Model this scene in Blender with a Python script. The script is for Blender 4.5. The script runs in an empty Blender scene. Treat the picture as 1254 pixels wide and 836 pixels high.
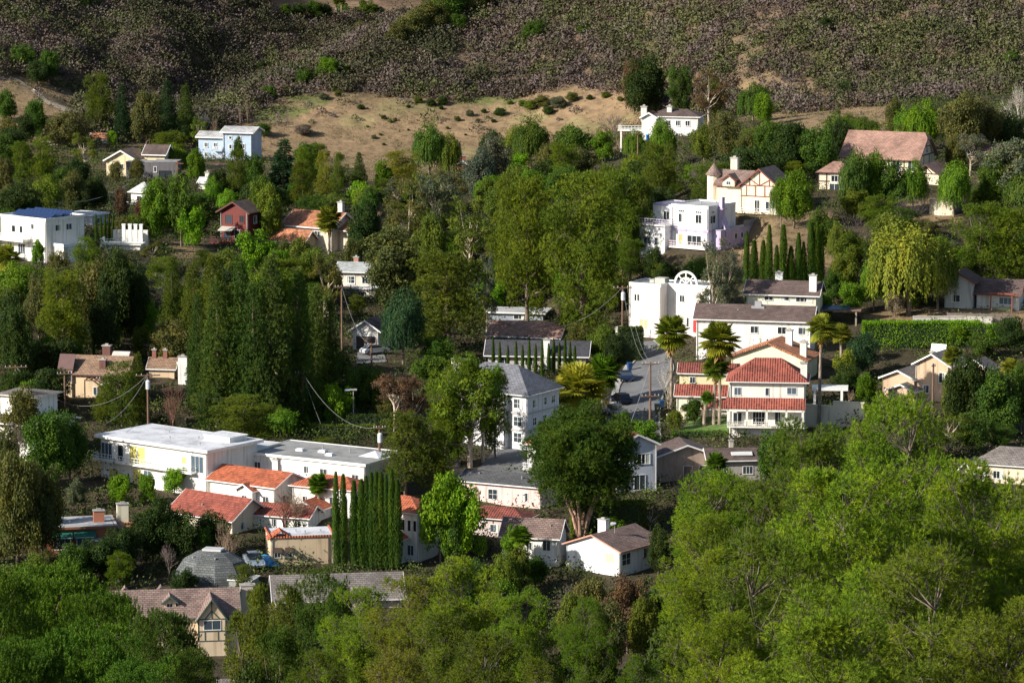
import bpy, math, random
import numpy as np
from mathutils import Vector, Matrix
random.seed(7); RS = np.random.RandomState(11)
R = math.radians
scene = bpy.context.scene
COL = scene.collection
# ------------------------------------------------------------------ camera
F = 4461.0; PITCH = R(8.3); CAMZ = 100.0
cd = bpy.data.cameras.new('camera'); cam = bpy.data.objects.new('camera', cd); COL.objects.link(cam)
cam.location = (0, 0, CAMZ); cam.rotation_euler = (R(90) - PITCH, 0, 0)
cd.sensor_width = 36; cd.lens = F * 36 / 1254; cd.clip_start = 1; cd.clip_end = 8000
scene.camera = cam
CP, SP = math.cos(PITCH), math.sin(PITCH)
def ray(px, py):
    r = (px - 627) / F; v = -(py - 418) / F
    return (r, CP + v * SP, -SP + v * CP)
def at(px, py, D):
    d = ray(px, py); t = D / d[1]
    return Vector((d[0] * t, D, CAMZ + d[2] * t))
def proj(p):
    x, y, z = p[0], p[1], p[2] - CAMZ
    dep = y * CP - z * SP; up = y * SP + z * CP
    return 627 + F * x / dep, 418 - F * up / dep
# ------------------------------------------------------------------ terrain: distance / height profiles of the valley and the hill
def dep(row): return math.tan(PITCH + math.atan((row - 418) / F))
def zrow(row, D): return -dep(row) * D
def crest(D0, z0, slope, row):           # where a slope starting at D0,z0 reaches an image row
    t = dep(row); D = (slope * D0 - z0) / (slope + t); return D, z0 + slope * (D - D0)
NEAR = {0: [(20, -12), (100, -44), (200, -62), (250, -71), (330, -86), (400, -92)],
        627: [(20, -12), (100, -44), (200, -63), (250, -73), (330, -87), (400, -92)],
        1254: [(20, -12), (100, -42), (200, -57), (250, -66), (330, -82), (400, -90)]}
MID = {
 0: [(430, -90), (460, -87), (500, -85), (560, -76), (600, -72), (700, -74), (800, -76.5), (865, -77)],
 160: [(430, -90), (460, -87), (500, -86), (560, -80), (620, -78), (700, -78), (800, -79), (870, -80)],
 400: [(430, -90), (460, -87), (500, -86), (560, -83), (620, -81), (700, -80), (800, -80), (870, -82)],
 627: [(430, -90), (460, -87), (500, -86), (560, -83.5), (620, -82), (700, -80), (800, -80), (870, -82)],
 780: [(430, -90), (460, -87), (500, -85.2), (560, -81), (600, -76.5), (650, -72.5), (700, -72), (800, -73), (870, -74)],
 940: [(430, -89), (460, -86), (500, -84), (550, -76), (590, -69), (640, -65), (700, -65.2), (800, -66.5), (840, -67)],
 1254: [(430, -87), (460, -84.5), (500, -82), (560, -75), (600, -68), (640, -62), (700, -61.2), (800, -61.5), (815, -62)]}
def near(u):
    us = [0, 627, 1254]; u = min(max(u, 0), 1254); i = 0 if u <= 627 else 1
    f = (u - us[i]) / 627
    return [(a[0], a[1] * (1 - f) + b[1] * f) for a, b in zip(NEAR[us[i]], NEAR[us[i + 1]])]
def midc(u): return MID[min(MID, key=lambda k: abs(k - u))]
DG = np.arange(10, 1700, 5.0)
def profile(u):
    if u in MID: base = np.interp(DG, *zip(*(near(u) + MID[u])))
    else:
        ks = sorted(MID); a = max([k for k in ks if k <= u], default=ks[0]); b = min([k for k in ks if k >= u], default=ks[-1])
        za = np.interp(DG, *zip(*(near(u) + MID[a]))); zb = np.interp(DG, *zip(*(near(u) + MID[b])))
        f = 0 if a == b else (u - a) / (b - a); base = za * (1 - f) + zb * f
    # foot of the hill
    foots = [(-700, 865), (0, 865), (300, 870), (760, 870), (940, 840), (1254, 815), (2000, 800)]
    D0 = float(np.interp(u, *zip(*foots))); z0 = float(np.interp(D0, DG, base))
    pts = [(D0, z0)]
    Db = float(np.interp(u, [-300, 0, 200, 280, 420, 600, 700], [965, 985, 1005, 1050, 1130, 1190, 1200]))
    cap = float(np.interp(u, [-300, 60, 280, 350, 540, 640], [-220, -150, -30, 14, 14, -60]))
    r0 = float(np.interp(u, [-300, 0, 30, 95, 150, 240, 320, 760, 950, 1254], [80, 97, 97, 133, 150, 146, 112, 108, 112, 118]))
    c1 = crest(D0, z0, .32, r0)
    if c1[0] <= D0 + 2: c1 = (D0 + 3, z0 + 1)
    pts.append(c1)
    if u < 600:
        row = min(float(np.interp(u, [240, 310, 400, 480, 560, 600], [140, 106, 66, 33, 8, -8])), r0 - 3)
        c2 = crest(c1[0], c1[1], .42, row); pts += [c2, (c2[0] + 40, c2[1] - 8), (max(Db, c2[0] + 60), c2[1] - 12)]
        Dq, zq = pts[-1]; t = crest(Dq, zq, .36, cap); pts += [t, (t[0] + 60, t[1] + 1.5), (t[0] + 200, t[1] + 60), (1750, t[1] + 140)]
    else:
        c2 = crest(c1[0], c1[1], .42, -60); pts += [c2, (1750, c2[1] + 120)]
    pts = sorted(pts); xs = [p[0] for p in pts]; zs = [p[1] for p in pts]
    far = np.interp(DG, xs, zs)
    return np.where(DG <= D0, base, far)
UG = np.arange(-700, 2001, 20.0)
TAB = np.array([profile(float(u)) for u in UG])
def smooth(T, n, ax):
    k = np.ones(n) / n
    P = np.pad(T, [(n // 2, n // 2) if a == ax else (0, 0) for a in (0, 1)], mode='edge')
    return np.apply_along_axis(lambda r: np.convolve(r, k, 'valid'), ax, P)
TAB = smooth(smooth(TAB, 5, 1), 3, 0)
def vnoise(x, y, s, seed=0):                      # value noise, vectorised
    x = np.asarray(x, float) / s + seed * 17.3; y = np.asarray(y, float) / s + seed * 9.1
    xi = np.floor(x).astype(int); yi = np.floor(y).astype(int); fx = x - xi; fy = y - yi
    fx = fx * fx * (3 - 2 * fx); fy = fy * fy * (3 - 2 * fy)
    def h(a, b):
        v = np.sin(a * 127.1 + b * 311.7 + seed * 74.7) * 43758.5453
        return v - np.floor(v)
    return (h(xi, yi) * (1 - fx) + h(xi + 1, yi) * fx) * (1 - fy) + (h(xi, yi + 1) * (1 - fx) + h(xi + 1, yi + 1) * fx) * fy
PADS = []
def gz0(x, y):
    x = np.asarray(x, float); y = np.asarray(y, float)
    u = 627 + F * x / np.maximum(y, 10) * 1.0
    a = np.clip((u - UG[0]) / 20, 0, len(UG) - 1.001); b = np.clip((y - 10) / 5, 0, len(DG) - 1.001)
    i = a.astype(int); j = b.astype(int); fa = a - i; fb = b - j
    z = (TAB[i, j] * (1 - fb) + TAB[i, j + 1] * fb) * (1 - fa) + (TAB[i + 1, j] * (1 - fb) + TAB[i + 1, j + 1] * fb) * fa
    w = np.clip((y - 900) / 60, 0, 1)
    n1 = np.abs(vnoise(x + y * .35, y * .35, 26, 3) - .5) * 2
    n2 = np.abs(vnoise(x - y * .3, y * .4, 11, 5) - .5) * 2
    z = z + w * ((n1 - .5) * 3.2 + (n2 - .5) * 1.6) + (vnoise(x, y, 14, 1) - .5) * 1.0 * np.clip((y - 350) / 100, 0, 1)
    return z + CAMZ
def gz(x, y):
    z = gz0(x, y)
    x = np.asarray(x, float); y = np.asarray(y, float)
    for (cx, cy, cz, r) in PADS:
        d = np.hypot(x - cx, y - cy); w = np.clip((r * 1.9 - d) / (r * .9), 0, 1); w = w * w * (3 - 2 * w)
        z = z + w * (cz - z)
    return z
def cast(px, py, d0=330., d1=1650., f=None):
    f = f or gz
    d = ray(px, py); D = np.arange(d0, d1, 1.0); t = D / d[1]
    zr = CAMZ + d[2] * t; zg = f(d[0] * t, D)
    k = np.argmax(zr < zg)
    if zr[k] >= zg[k]: k = len(D) - 1
    if k > 0:
        a = zr[k - 1] - zg[k - 1]; b = zg[k] - zr[k]; Dk = D[k - 1] + (a / (a + b) if a + b > 0 else 0)
    else: Dk = D[0]
    return at(px, py, Dk)
# ------------------------------------------------------------------ mesh helpers
def mesh_np(name, V, faces_n, loops, mat=None, smoothf=False):
    """V (n,3); faces_n = verts per face (const int); loops flat index array"""
    me = bpy.data.meshes.new(name)
    V = np.asarray(V, np.float32); loops = np.asarray(loops, np.int32).ravel(); nf = len(loops) // faces_n
    me.vertices.add(len(V)); me.vertices.foreach_set('co', V.ravel())
    me.loops.add(len(loops)); me.loops.foreach_set('vertex_index', loops)
    me.polygons.add(nf); me.polygons.foreach_set('loop_start', np.arange(nf, dtype=np.int32) * faces_n)
    me.polygons.foreach_set('loop_total', np.full(nf, faces_n, np.int32))
    if smoothf: me.polygons.foreach_set('use_smooth', np.ones(nf, bool))
    me.update(calc_edges=True)
    if mat: me.materials.append(mat)
    return me
def link(name, data, parent=None, loc=None):
    o = bpy.data.objects.new(name, data); COL.objects.link(o)
    if parent: o.parent = parent
    if loc is not None: o.location = loc
    return o
def tag(o, label=None, cat=None, group=None, kind=None):
    if label: o['label'] = label
    if cat: o['category'] = cat
    if group: o['group'] = group
    if kind: o['kind'] = kind
    return o
class MB:
    def __init__(s): s.v = []; s.f = []
    def quad(s, *p):
        b = len(s.v); s.v += [tuple(q) for q in p]; s.f.append(list(range(b, b + len(p))))
    def box(s, x0, x1, y0, y1, z0, z1):
        b = len(s.v)
        s.v += [(x0, y0, z0), (x1, y0, z0), (x1, y1, z0), (x0, y1, z0), (x0, y0, z1), (x1, y0, z1), (x1, y1, z1), (x0, y1, z1)]
        for q in ((0, 3, 2, 1), (4, 5, 6, 7), (0, 1, 5, 4), (1, 2, 6, 5), (2, 3, 7, 6), (3, 0, 4, 7)): s.f.append([b + i for i in q])
    def slab(s, top, t):                          # polygon extruded down by t
        b = len(s.v); n = len(top)
        s.v += [tuple(p) for p in top] + [(p[0], p[1], p[2] - t) for p in top]
        s.f.append([b + i for i in range(n)]); s.f.append([b + n + i for i in reversed(range(n))])
        for i in range(n):
            j = (i + 1) % n; s.f.append([b + i, b + n + i, b + n + j, b + j])
    def cyl(s, p0, p1, r0, r1=None, n=6, cap=True):
        r1 = r0 if r1 is None else r1
        p0 = Vector(p0); p1 = Vector(p1); d = (p1 - p0).normalized()
        a = d.orthogonal().normalized(); c = d.cross(a); b = len(s.v)
        for p, r in ((p0, r0), (p1, r1)):
            for i in range(n):
                t = 2 * math.pi * i / n; s.v.append(tuple(p + a * (r * math.cos(t)) + c * (r * math.sin(t))))
        for i in range(n):
            j = (i + 1) % n; s.f.append([b + i, b + j, b + n + j, b + n + i])
        if cap:
            s.f.append([b + i for i in reversed(range(n))]); s.f.append([b + n + i for i in range(n)])
    def build(s, name, mat, parent=None, k=1.0, loc=None):
        me = bpy.data.meshes.new(name)
        me.from_pydata([(x * k, y * k, z * k) for x, y, z in s.v], [], s.f); me.update()
        uv = me.uv_layers.new(name='UVMap'); co = me.vertices
        for p in me.polygons:                     # metre-scaled box unwrap
            n = p.normal
            t = Vector((-n.y, n.x, 0))
            t = t.normalized() if t.length > .05 else Vector((1, 0, 0))
            bb = n.cross(t)
            for li in p.loop_indices:
                c = co[me.loops[li].vertex_index].co; uv.data[li].uv = (c.dot(t), c.dot(bb))
        me.materials.append(mat)
        return link(name, me, parent, loc)
def empty(name, loc, rz=0):
    o = bpy.data.objects.new(name, None); COL.objects.link(o); o.location = loc; o.rotation_euler = (0, 0, rz); o.empty_display_size = .5
    return o
# ------------------------------------------------------------------ materials
MC = {}
def newmat(name):
    m = bpy.data.materials.new(name); m.use_nodes = True; nt = m.node_tree
    bs = nt.nodes['Principled BSDF']; return m, nt, bs
def N(nt, t, **kw):
    n = nt.nodes.new(t)
    for k, v in kw.items():
        if k.startswith('i_'): n.inputs[k[2:].replace('_', ' ')].default_value = v
        else: setattr(n, k, v)
    return n
def mixc(nt, mode, fac, a, b):
    n = nt.nodes.new('ShaderNodeMix'); n.data_type = 'RGBA'; n.blend_type = mode
    for i, v in ((0, fac), (6, a), (7, b)):
        if hasattr(v, 'is_linked') or isinstance(v, bpy.types.NodeSocket): nt.links.new(v, n.inputs[i])
        else: n.inputs[i].default_value = v if i == 0 else (*v[:3], 1)
    return n.outputs[2]
def ramp(nt, src, pts):
    n = nt.nodes.new('ShaderNodeValToRGB'); e = n.color_ramp.elements
    while len(e) < len(pts): e.new(.5)
    for el, (p, c) in zip(e, pts): el.position = p; el.color = (*c, 1) if len(c) == 3 else c
    nt.links.new(src, n.inputs[0]); return n.outputs[0]
def mat_wall(rgb, rough=.85, key=None):
    key = ('wall', rgb)
    if key in MC: return MC[key]
    m, nt, bs = newmat('stucco'); tc = N(nt, 'ShaderNodeTexCoord')
    n1 = N(nt, 'ShaderNodeTexNoise', i_Scale=.5, i_Detail=5.0); nt.links.new(tc.outputs['Object'], n1.inputs[0])
    mp = N(nt, 'ShaderNodeMapping'); mp.inputs['Scale'].default_value = (1.6, 1.6, .12); nt.links.new(tc.outputs['Object'], mp.inputs[0])
    n2 = N(nt, 'ShaderNodeTexNoise', i_Scale=1.2, i_Detail=4.0); nt.links.new(mp.outputs[0], n2.inputs[0])
    c = mixc(nt, 'MULTIPLY', 1.0, rgb, ramp(nt, n1.outputs[0], [(.3, (.88, .88, .87)), (.6, (1, 1, 1))]))
    c = mixc(nt, 'MULTIPLY', 1.0, c, ramp(nt, n2.outputs[0], [(.3, (.66, .64, .6)), (.47, (1, 1, 1))]))
    nt.links.new(c, bs.inputs['Base Color']); bs.inputs['Roughness'].default_value = rough
    bp = N(nt, 'ShaderNodeBump', i_Strength=.25, i_Distance=.02); n3 = N(nt, 'ShaderNodeTexNoise', i_Scale=14.0); nt.links.new(tc.outputs['Object'], n3.inputs[0])
    nt.links.new(n3.outputs[0], bp.inputs['Height']); nt.links.new(bp.outputs[0], bs.inputs['Normal'])
    MC[key] = m; return m
def mat_siding(rgb):
    key = ('siding', rgb)
    if key in MC: return MC[key]
    m, nt, bs = newmat('board_siding'); tc = N(nt, 'ShaderNodeTexCoord')
    w = N(nt, 'ShaderNodeTexWave', i_Scale=1.1, i_Distortion=.15); w.bands_direction = 'Z'; w.wave_profile = 'SAW'; nt.links.new(tc.outputs['Object'], w.inputs[0])
    c = mixc(nt, 'MULTIPLY', 1.0, rgb, ramp(nt, w.outputs[1], [(0, (.62, .62, .62)), (.15, (1, 1, 1)), (1, (.93, .93, .93))]))
    n1 = N(nt, 'ShaderNodeTexNoise', i_Scale=.8, i_Detail=5.0); nt.links.new(tc.outputs['Object'], n1.inputs[0])
    c = mixc(nt, 'MULTIPLY', 1.0, c, ramp(nt, n1.outputs[0], [(.3, (.84, .84, .84)), (.6, (1, 1, 1))]))
    nt.links.new(c, bs.inputs['Base Color']); bs.inputs['Roughness'].default_value = .75
    MC[key] = m; return m
def mat_roof(rgb, style='shingle'):
    key = ('roof', rgb, style)
    if key in MC: return MC[key]
    m, nt, bs = newmat({'tile': 'clay_tile', 'shingle': 'roof_shingle', 'gravel': 'roof_gravel'}[style])
    tc = N(nt, 'ShaderNodeTexCoord'); L = nt.links
    n1 = N(nt, 'ShaderNodeTexNoise', i_Scale=.35, i_Detail=6.0, i_Roughness=.65); L.new(tc.outputs['Object'], n1.inputs[0])
    if style == 'gravel':
        n2 = N(nt, 'ShaderNodeTexNoise', i_Scale=6.0, i_Detail=5.0); L.new(tc.outputs['Object'], n2.inputs[0])
        c = mixc(nt, 'MULTIPLY', 1.0, rgb, ramp(nt, n1.outputs[0], [(.35, (.6, .6, .6)), (.5, (.95, .95, .95)), (.7, (1.1, 1.1, 1.1))]))
        c = mixc(nt, 'MULTIPLY', 1.0, c, ramp(nt, n2.outputs[0], [(.3, (.8, .8, .8)), (.7, (1.1, 1.1, 1.1))]))
    else:
        br = N(nt, 'ShaderNodeTexBrick'); L.new(tc.outputs['UV'], br.inputs[0])
        v = .34 if style == 'tile' else .22
        br.inputs['Scale'].default_value = 1.0; br.inputs['Brick Width'].default_value = .34 if style == 'tile' else .5
        br.inputs['Row Height'].default_value = .42 if style == 'tile' else .3
        br.inputs['Mortar Size'].default_value = .035 if style == 'tile' else .025; br.inputs['Mortar Smooth'].default_value = .4
        if style == 'tile': br.offset = 0
        br.inputs['Color1'].default_value = (*[x * (1 - v) for x in rgb], 1); br.inputs['Color2'].default_value = (*[min(1, x * (1 + v)) for x in rgb], 1)
        br.inputs['Mortar'].default_value = (*[x * .38 for x in rgb], 1)
        c = mixc(nt, 'MULTIPLY', 1.0, br.outputs[0], ramp(nt, n1.outputs[0], [(.32, (.62, .6, .58)), (.52, (1, 1, 1)), (.75, (1.15, 1.12, 1.08))]))
        bp = N(nt, 'ShaderNodeBump', i_Strength=.9, i_Distance=.06)
        if style == 'tile':
            sx = N(nt, 'ShaderNodeSeparateXYZ'); L.new(tc.outputs['UV'], sx.inputs[0])
            mu = N(nt, 'ShaderNodeMath', operation='MULTIPLY'); L.new(sx.outputs[0], mu.inputs[0]); mu.inputs[1].default_value = 2 * math.pi / .34
            si = N(nt, 'ShaderNodeMath', operation='SINE'); L.new(mu.outputs[0], si.inputs[0])
            L.new(si.outputs[0], bp.inputs['Height']); bp.inputs['Distance'].default_value = .05
        else:
            L.new(br.outputs[1], bp.inputs['Height']); bp.invert = True
        L.new(bp.outputs[0], bs.inputs['Normal'])
    L.new(c, bs.inputs['Base Color']); bs.inputs['Roughness'].default_value = .8
    MC[key] = m; return m
def mat_plain(name, rgb, rough=.6, metal=0., noise=.12, spec=.5):
    key = (name, rgb)
    if key in MC: return MC[key]
    m, nt, bs = newmat(name); tc = N(nt, 'ShaderNodeTexCoord')
    n1 = N(nt, 'ShaderNodeTexNoise', i_Scale=1.7, i_Detail=5.0); nt.links.new(tc.outputs['Object'], n1.inputs[0])
    c = mixc(nt, 'MULTIPLY', 1.0, rgb, ramp(nt, n1.outputs[0], [(.3, (1 - noise,) * 3), (.65, (1 + noise * .4,) * 3)]))
    nt.links.new(c, bs.inputs['Base Color']); bs.inputs['Roughness'].default_value = rough; bs.inputs['Metallic'].default_value = metal
    bs.inputs['Specular IOR Level'].default_value = spec
    MC[key] = m; return m
def mat_glass(rgb=(.035, .045, .055)):
    key = ('glass', rgb)
    if key in MC: return MC[key]
    m, nt, bs = newmat('window_glass'); gi = N(nt, 'ShaderNodeObjectInfo'); L = nt.links
    c = mixc(nt, 'MULTIPLY', 1.0, rgb, ramp(nt, gi.outputs['Random'], [(0, (.4, .4, .4)), (1, (1.6, 1.6, 1.6))]))
    L.new(c, bs.inputs['Base Color']); bs.inputs['Roughness'].default_value = .08; bs.inputs['Specular IOR Level'].default_value = .6
    MC[key] = m; return m
def mat_leaf(kind='leaf'):
    key = ('leaf', kind)
    if key in MC: return MC[key]
    m, nt, bs = newmat('foliage_' + kind); L = nt.links
    oi = N(nt, 'ShaderNodeObjectInfo'); ge = N(nt, 'ShaderNodeNewGeometry'); tc = N(nt, 'ShaderNodeTexCoord')
    rnd = ramp(nt, ge.outputs['Random Per Island'], [(0, (.76, .79, .75)), (.5, (1, 1, 1)), (1, (1.3, 1.22, 1.1))])
    n1 = N(nt, 'ShaderNodeTexNoise', i_Scale=.45, i_Detail=2.0); L.new(tc.outputs['Object'], n1.inputs[0])
    big = ramp(nt, n1.outputs[0], [(.33, (.7, .78, .85)), (.5, (1, 1, 1)), (.67, (1.38, 1.22, .95))])
    c = mixc(nt, 'MULTIPLY', 1.0, oi.outputs['Color'], rnd); c = mixc(nt, 'MULTIPLY', 1.0, c, big)
    L.new(c, bs.inputs['Base Color']); bs.inputs['Roughness'].default_value = .6; bs.inputs['Specular IOR Level'].default_value = .07
    tr = N(nt, 'ShaderNodeBsdfTranslucent'); c2 = mixc(nt, 'MULTIPLY', 1.0, c, (1.3, 1.5, .6)); L.new(c2, tr.inputs[0])
    mx = N(nt, 'ShaderNodeMixShader'); mx.inputs[0].default_value = .2
    L.new(bs.outputs[0], mx.inputs[1]); L.new(tr.outputs[0], mx.inputs[2])
    L.new(mx.outputs[0], nt.nodes['Material Output'].inputs[0])
    MC[key] = m; return m
def mat_bark(rgb=(.16, .12, .09)):
    key = ('bark', rgb)
    if key in MC: return MC[key]
    m, nt, bs = newmat('bark'); tc = N(nt, 'ShaderNodeTexCoord'); mp = N(nt, 'ShaderNodeMapping'); mp.inputs['Scale'].default_value = (3, 3, .6)
    nt.links.new(tc.outputs['Object'], mp.inputs[0]); n1 = N(nt, 'ShaderNodeTexNoise', i_Scale=1.5, i_Detail=5.0); nt.links.new(mp.outputs[0], n1.inputs[0])
    c = mixc(nt, 'MULTIPLY', 1.0, rgb, ramp(nt, n1.outputs[0], [(.35, (.45, .42, .4)), (.65, (1.25, 1.2, 1.15))]))
    nt.links.new(c, bs.inputs['Base Color']); bs.inputs['Roughness'].default_value = .9
    MC[key] = m; return m
def mat_shrubs():
    m, nt, bs = newmat('chaparral_leaves'); L = nt.links
    at_ = N(nt, 'ShaderNodeAttribute', attribute_name='tint'); ge = N(nt, 'ShaderNodeNewGeometry')
    c = mixc(nt, 'MULTIPLY', 1.0, at_.outputs['Color'], ramp(nt, ge.outputs['Random Per Island'], [(0, (.86, .86, .86)), (1, (1.14, 1.14, 1.14))]))
    L.new(c, bs.inputs['Base Color']); bs.inputs['Roughness'].default_value = .8; bs.inputs['Specular IOR Level'].default_value = .03
    return m
GLASS = mat_glass(); GLASSB = mat_glass((.10, .14, .18)); CURT = mat_plain('curtain', (.62, .55, .16), .9); BLIND = mat_plain('blind', (.55, .57, .5), .8)
PIK = mat_plain('painted_trim', (.78, .77, .74), .5); WHITE = PIK
# ------------------------------------------------------------------ foliage geometry (numpy)
def unit(a): return a / np.maximum(np.linalg.norm(a, axis=-1, keepdims=True), 1e-6)
def rsph(n): return unit(RS.normal(size=(n, 3)))
def leafs(c, ax, L, W, nrm=None, jit=.4):                 # diamond leaf quads
    n = len(c); ax = unit(ax); side = unit(np.cross(rsph(n) if nrm is None else unit(nrm) + rsph(n) * jit, ax))
    L = np.broadcast_to(np.asarray(L, float).reshape(-1, 1), (n, 1)); W = np.broadcast_to(np.asarray(W, float).reshape(-1, 1), (n, 1))
    m = c + ax * L * .5
    V = np.stack([c, m + side * W * .5, c + ax * L, m - side * W * .5], 1).reshape(-1, 3)
    return V
def needles(pos, ax, n, L, W, spread, span, nrm=None):      # tufts of thin triangles -> stored as degenerate-free quads
    T = len(pos); P = np.repeat(pos, n, 0); A = np.repeat(unit(ax), n, 0)
    t = RS.rand(T * n, 1); d = unit(A + spread * RS.normal(size=P.shape))
    base = P + A * t * span; side = unit(np.cross(rsph(T * n) if nrm is None else np.repeat(unit(nrm), n, 0) + rsph(T * n) * .45, d))
    l = L * (.7 + .6 * RS.rand(T * n, 1))
    V = np.stack([base - side * W * .5, base + side * W * .5, base + d * l + side * W * .2, base + d * l - side * W * .2], 1).reshape(-1, 3)
    return V
def quads(name, Vs, mat):
    V = np.concatenate(Vs); return mesh_np(name, V, 4, np.arange(len(V)), mat)
def clumpleaf(C, r, n, L, W, out=.5, droop=0., flat=.8):
    """n leaves on each clump sphere"""
    K = len(C); r = np.broadcast_to(np.asarray(r, float), (K,)); o = rsph(K * n); o[:, 2] *= flat
    rr = np.repeat(r, n)[:, None] * (.45 + .6 * np.sqrt(RS.rand(K * n, 1)))
    P = np.repeat(C, n, 0) + o * rr
    ax = o * out + rsph(K * n) * .8 + np.array([0, 0, -droop])
    nr = o + .5 * unit(P - C.mean(0)) + np.array([0, 0, .15])
    return leafs(P, ax, L * (.7 + .6 * RS.rand(K * n)), W * (.7 + .6 * RS.rand(K * n)), nr)
def shell(n, cz, rx, rz, lo=-.9, inner=.55, jit=.12):
    o = rsph(n * 3); o = o[o[:, 2] > lo][:n]; k = inner + (1 - inner) * RS.rand(len(o), 1) ** .6
    o = o * k + RS.normal(size=o.shape) * jit
    return o * np.array([rx, rx, rz]) + np.array([0, 0, cz])
def core(cz, rx, rz, n=220, s=.6):                # inner foliage so that crowns are not see-through
    n = n * 7; o = rsph(n) * RS.rand(n, 1) ** .5 * .70; sz = min(rx * s, .5)
    P = o * np.array([rx, rx, rz]) + np.array([0, 0, cz])
    return leafs(P, rsph(n), sz, sz * .6)
def limbs(pts, mb=None, trunk_h=4., r=.3, lean=0., n=7, per=None, top=None):
    """tapered trunk plus bent limbs to a share of the clump centres"""
    mb = mb or MB(); top = top or trunk_h
    q = [Vector((0, 0, -1.2))]
    for i in range(1, 6):
        f = i / 5; q.append(Vector((lean * f * f + random.uniform(-.1, .1), random.uniform(-.1, .1), top * f)))
    for i in range(5): mb.cyl(q[i], q[i + 1], r * (1 - .15 * i), r * (1 - .15 * (i + 1)), n, False)
    for p in pts:
        p = Vector(p); f = min(.98, max(.25, (p.z / top) * random.uniform(.45, .8))); k = min(4, int(f * 5)); b = q[k].lerp(q[k + 1], f * 5 - k)
        m = b.lerp(p, .5) + Vector((random.uniform(-.4, .4), random.uniform(-.4, .4), -.08 * (p - b).length))
        r0 = r * .42; mb.cyl(b, m, r0, r0 * .62, 5, False); mb.cyl(m, p, r0 * .62, r0 * .15, 4, False)
    return mb
def lobes(C, LR, dens, up=.25, flat=.85, lo=.72, hi=1.08):
    """points on the lumpy skin of each leaf mass, with the outward direction there"""
    LR = np.broadcast_to(np.asarray(LR, float), (len(C),)); k = np.maximum(8, (dens * LR ** 2).astype(int)); idx = np.repeat(np.arange(len(C)), k); n = len(idx)
    o = rsph(n); o[:, 2] += up * RS.rand(n); o = unit(o); ph = idx * 1.7
    bump = 1 + .16 * np.sin(o[:, 0] * 5 + ph) * np.sin(o[:, 1] * 5 + ph * 2) + .12 * np.sin(o[:, 2] * 7 + ph)
    r = LR[idx] * bump * RS.uniform(lo, hi, n); o2 = o * np.array([1, 1, flat])
    return C[idx] + o2 * r[:, None], o
def leaflobes(C, LR, dens, L, W, out=.5, droop=0., **kw):
    P, o = lobes(C, LR, dens, **kw); n = len(P); ax = o * out + rsph(n) * .8 + np.array([0, 0, -droop])
    return leafs(P, ax, L * RS.uniform(.7, 1.3, n), W * RS.uniform(.7, 1.3, n), o + .25 * unit(P - C.mean(0)))
def ncore(cz, rx, rz, n, k=9, L=.3, W=.045):     # needle tufts filling the inside of a pine crown
    o = rsph(n) * RS.rand(n, 1) ** .4 * .85; return needles(o * np.array([rx, rx, rz]) + np.array([0, 0, cz]), rsph(n) + np.array([0, 0, .3]), k, L, W, .7, .15)
PROTO = {}
def reg(kind, crown, trunk, W, H): PROTO.setdefault(kind, []).append((crown, trunk, W, H))
def tmesh(mb, rgb=(.16, .12, .09)):
    me = bpy.data.meshes.new('trunk'); me.from_pydata(mb.v, [], mb.f); me.update(); me.materials.append(mat_bark(rgb)); me.polygons.foreach_set('use_smooth', [True] * len(me.polygons)); return me
LEAF = mat_leaf('leaf')
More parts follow.
